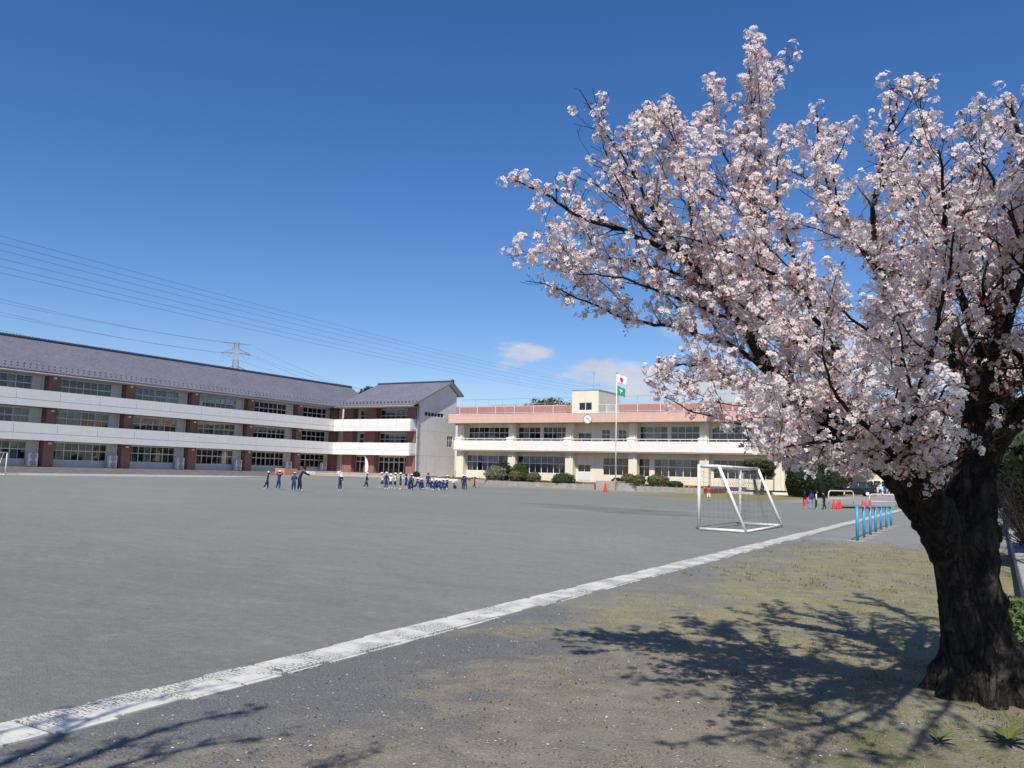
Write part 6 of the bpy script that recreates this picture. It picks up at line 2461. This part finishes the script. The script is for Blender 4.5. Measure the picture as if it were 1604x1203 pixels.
# rosette weed at the corner, blades one by one
def rosette(px, py, n, L, label, seed):
    gg = random.Random(seed)
    p = G(px, py)
    r = empty('rosette_plant', (p[0], p[1], gz_at(p)))
    tag(r, label, 'plant')
    for k in range(n):
        a = 2 * math.pi * k / n + gg.uniform(-.2, .2)
        l = L * gg.uniform(.7, 1.15)
        w = l * .11
        hz = gg.uniform(.5, 1.0)
        vs = []
        for i in range(6):
            q = i / 5
            x = l * q * (.55 + .45 * (1 - hz * .3))
            z = l * hz * (1.35 * q - .8 * q * q)
            ww = w * math.sin(math.pi * (.12 + .86 * q)) + .001
            c, s = math.cos(a), math.sin(a)
            for e in (-1, 1):
                vs.append((x * c - e * ww * s, x * s + e * ww * c, z + .008 + .012 * abs(e)))
        me = bpy.data.meshes.new('leaf')
        me.from_pydata(vs, [], [(2 * i, 2 * i + 1, 2 * i + 3, 2 * i + 2) for i in range(5)])
        link('leaf', me, r, 'weed')


M('weed', (.10, .13, .03), .6, .25, 14, .1)
rosette(1581, 1178, 13, .15, 'yellow green rosette weed in the corner before the trunk', 5)
rosette(1472, 1172, 8, .11, 'small green weed tuft under the cherry trunk', 6)

# ------------------------------------------------------------------ ground litter
def scatter(name, label, n, vr, ur, size, cols, mat, kind_, seed, dens=None, h=0.0, cat='litter'):
    gg = np.random.default_rng(seed)
    v = gg.uniform(*vr, n)
    u = ur[0] + (ur[1] - ur[0]) * gg.random(n) ** 1.6
    if dens is not None:
        k = gg.random(n) < dens(v, u)
        v, u = v[k], u[k]
    n = len(v)
    xy = v[:, None] * VA + u[:, None] * UA
    p = np.column_stack([xy, gz(v, u)])
    s = (size * gg.uniform(.5, 1.5, n))[:, None]
    cols = np.asarray(cols)
    if kind_ == 'flat':                          # petals lying on the ground
        a = gg.uniform(0, 2 * np.pi, n)
        x = np.column_stack([np.cos(a), np.sin(a), gg.uniform(-.3, .3, n)])
        y = np.column_stack([-np.sin(a), np.cos(a), gg.uniform(-.3, .3, n)])
        c = p + np.array([0, 0, .006])
        P = np.stack([c - x * s, c - y * s * .6 + [0, 0, .002], c + x * s, c + y * s * .6 + [0, 0, .004]], 1)
    elif kind_ == 'blade':
        a = gg.uniform(0, 2 * np.pi, n)
        w = np.column_stack([np.cos(a), np.sin(a), np.zeros(n)])
        t = unit(np.column_stack([gg.normal(size=(n, 2)) * .8, np.ones(n)]))
        hh = s * gg.uniform(.6, 1.6, (n, 1))
        P = np.stack([p - w * s * .10, p + w * s * .10, p + t * hh], 1)
    else:                                        # pebbles: small tilted quads in fours make a stone
        a = gg.uniform(0, 2 * np.pi, n)
        x = np.column_stack([np.cos(a), np.sin(a), np.zeros(n)]) * s
        y = np.column_stack([-np.sin(a), np.cos(a), np.zeros(n)]) * s * gg.uniform(.6, .95, (n, 1))
        top = p + np.array([0, 0, 1]) * s * .55
        P = np.concatenate([np.stack([p - x, p - y, top], 1), np.stack([p - y, p + x, top], 1), np.stack([p + x, p + y, top], 1), np.stack([p + y, p - x, top], 1)])
    k = P.shape[1]
    c = cols[gg.integers(0, len(cols), n)] * gg.uniform(.75, 1.25, (n, 1))
    if kind_ == 'stone':
        c = np.concatenate([c] * 4)
    o = link(name, poly_mesh(name, P, np.repeat(np.clip(c, 0, .9), k, 0)), None, mat)
    tag(o, label, cat, kind='stuff')
    return o


def patch(v, u, k=1.0):
    n = np.sin(v * 3.1 * k + 1.3 * np.sin(u * 1.7)) * np.sin(u * 2.3 * k + 1.1 * np.sin(v * 2.9)) + .5 * np.sin(v * 9 + u * 7)
    return np.clip(.35 + .65 * n, 0, 1)


scatter('fallen_petals', 'pale cherry petals fallen on the earth', 2600, (-4.6, 3), (2.6, 16), .009, [(.82, .76, .76), (.80, .70, .72)], 'petal', 'flat', 201, lambda v, u: .35 + .65 * np.exp(-((v + 1.2) / 2.2) ** 2), cat='petals')
scatter('dry_grass', 'short dry straw coloured grass under the cherry', 150000, (-4.6, 1.0), (5.2, 25), .020, [(.34, .29, .13), (.28, .24, .10), (.22, .22, .08), (.40, .34, .18)], 'leaf', 'blade', 202, lambda v, u: patch(v, u) ** 2 * np.clip((v + 4.7) / 1.3, 0, 1) * np.clip((u - 5.5) / 3.5, .05, 1), cat='grass')
scatter('green_grass', 'patches of short green grass around the trunk foot', 90000, (-2.4, 3.0), (3.2, 13), .026, [(.10, .15, .035), (.14, .18, .05), (.18, .18, .06), (.08, .11, .03)], 'leaf', 'blade', 203, lambda v, u: patch(v, u, 1.6) ** 2 * np.clip((v + 2.2) / 1.6, 0, 1), cat='grass')
scatter('clover_tufts', 'tiny dark tufts dotting the far dry grass', 12000, (-4.6, -.5), (13, 24), .045, [(.16, .14, .04), (.11, .10, .035), (.22, .19, .06)], 'leaf', 'blade', 204, lambda v, u: patch(v * 2.0, u * 2.0) ** 4, cat='grass')
scatter('pebbles', 'small loose stones on the grit beside the white line', 1500, (-4.7, -.5), (2.3, 9), .008, [(.20, .20, .21), (.28, .28, .29), (.12, .12, .13), (.42, .41, .40)], 'leaf', 'stone', 205, cat='pebbles')
scatter('sand_grains', 'dark grit specks scattered over the swept sand', 1400, (-16, -5.3), (2.3, 16), .007, [(.07, .07, .07), (.12, .12, .12), (.30, .30, .29)], 'leaf', 'stone', 206, cat='grit')
scatter('leaf_litter', 'brown crumbs of old leaves on the bare earth', 9000, (-4.4, 2.5), (2.6, 14), .008, [(.09, .06, .04), (.14, .09, .06), (.07, .05, .035), (.20, .15, .10)], 'leaf', 'flat', 207, lambda v, u: .25 + .75 * patch(v, u, 1.3), cat='leaf litter')
# a fallen twig
q = G(880, 1015)
tag(MB().tube([(q[0], q[1], .012), (q[0] + .10, q[1] + .02, .016), (q[0] + .19, q[1] + .015, .012)], [.006, .005, .003], 5).build('fallen_twig', 'bark_thin', None, True), 'short dry twig lying on the brown earth', 'twig')

bpy.context.view_layer.update()
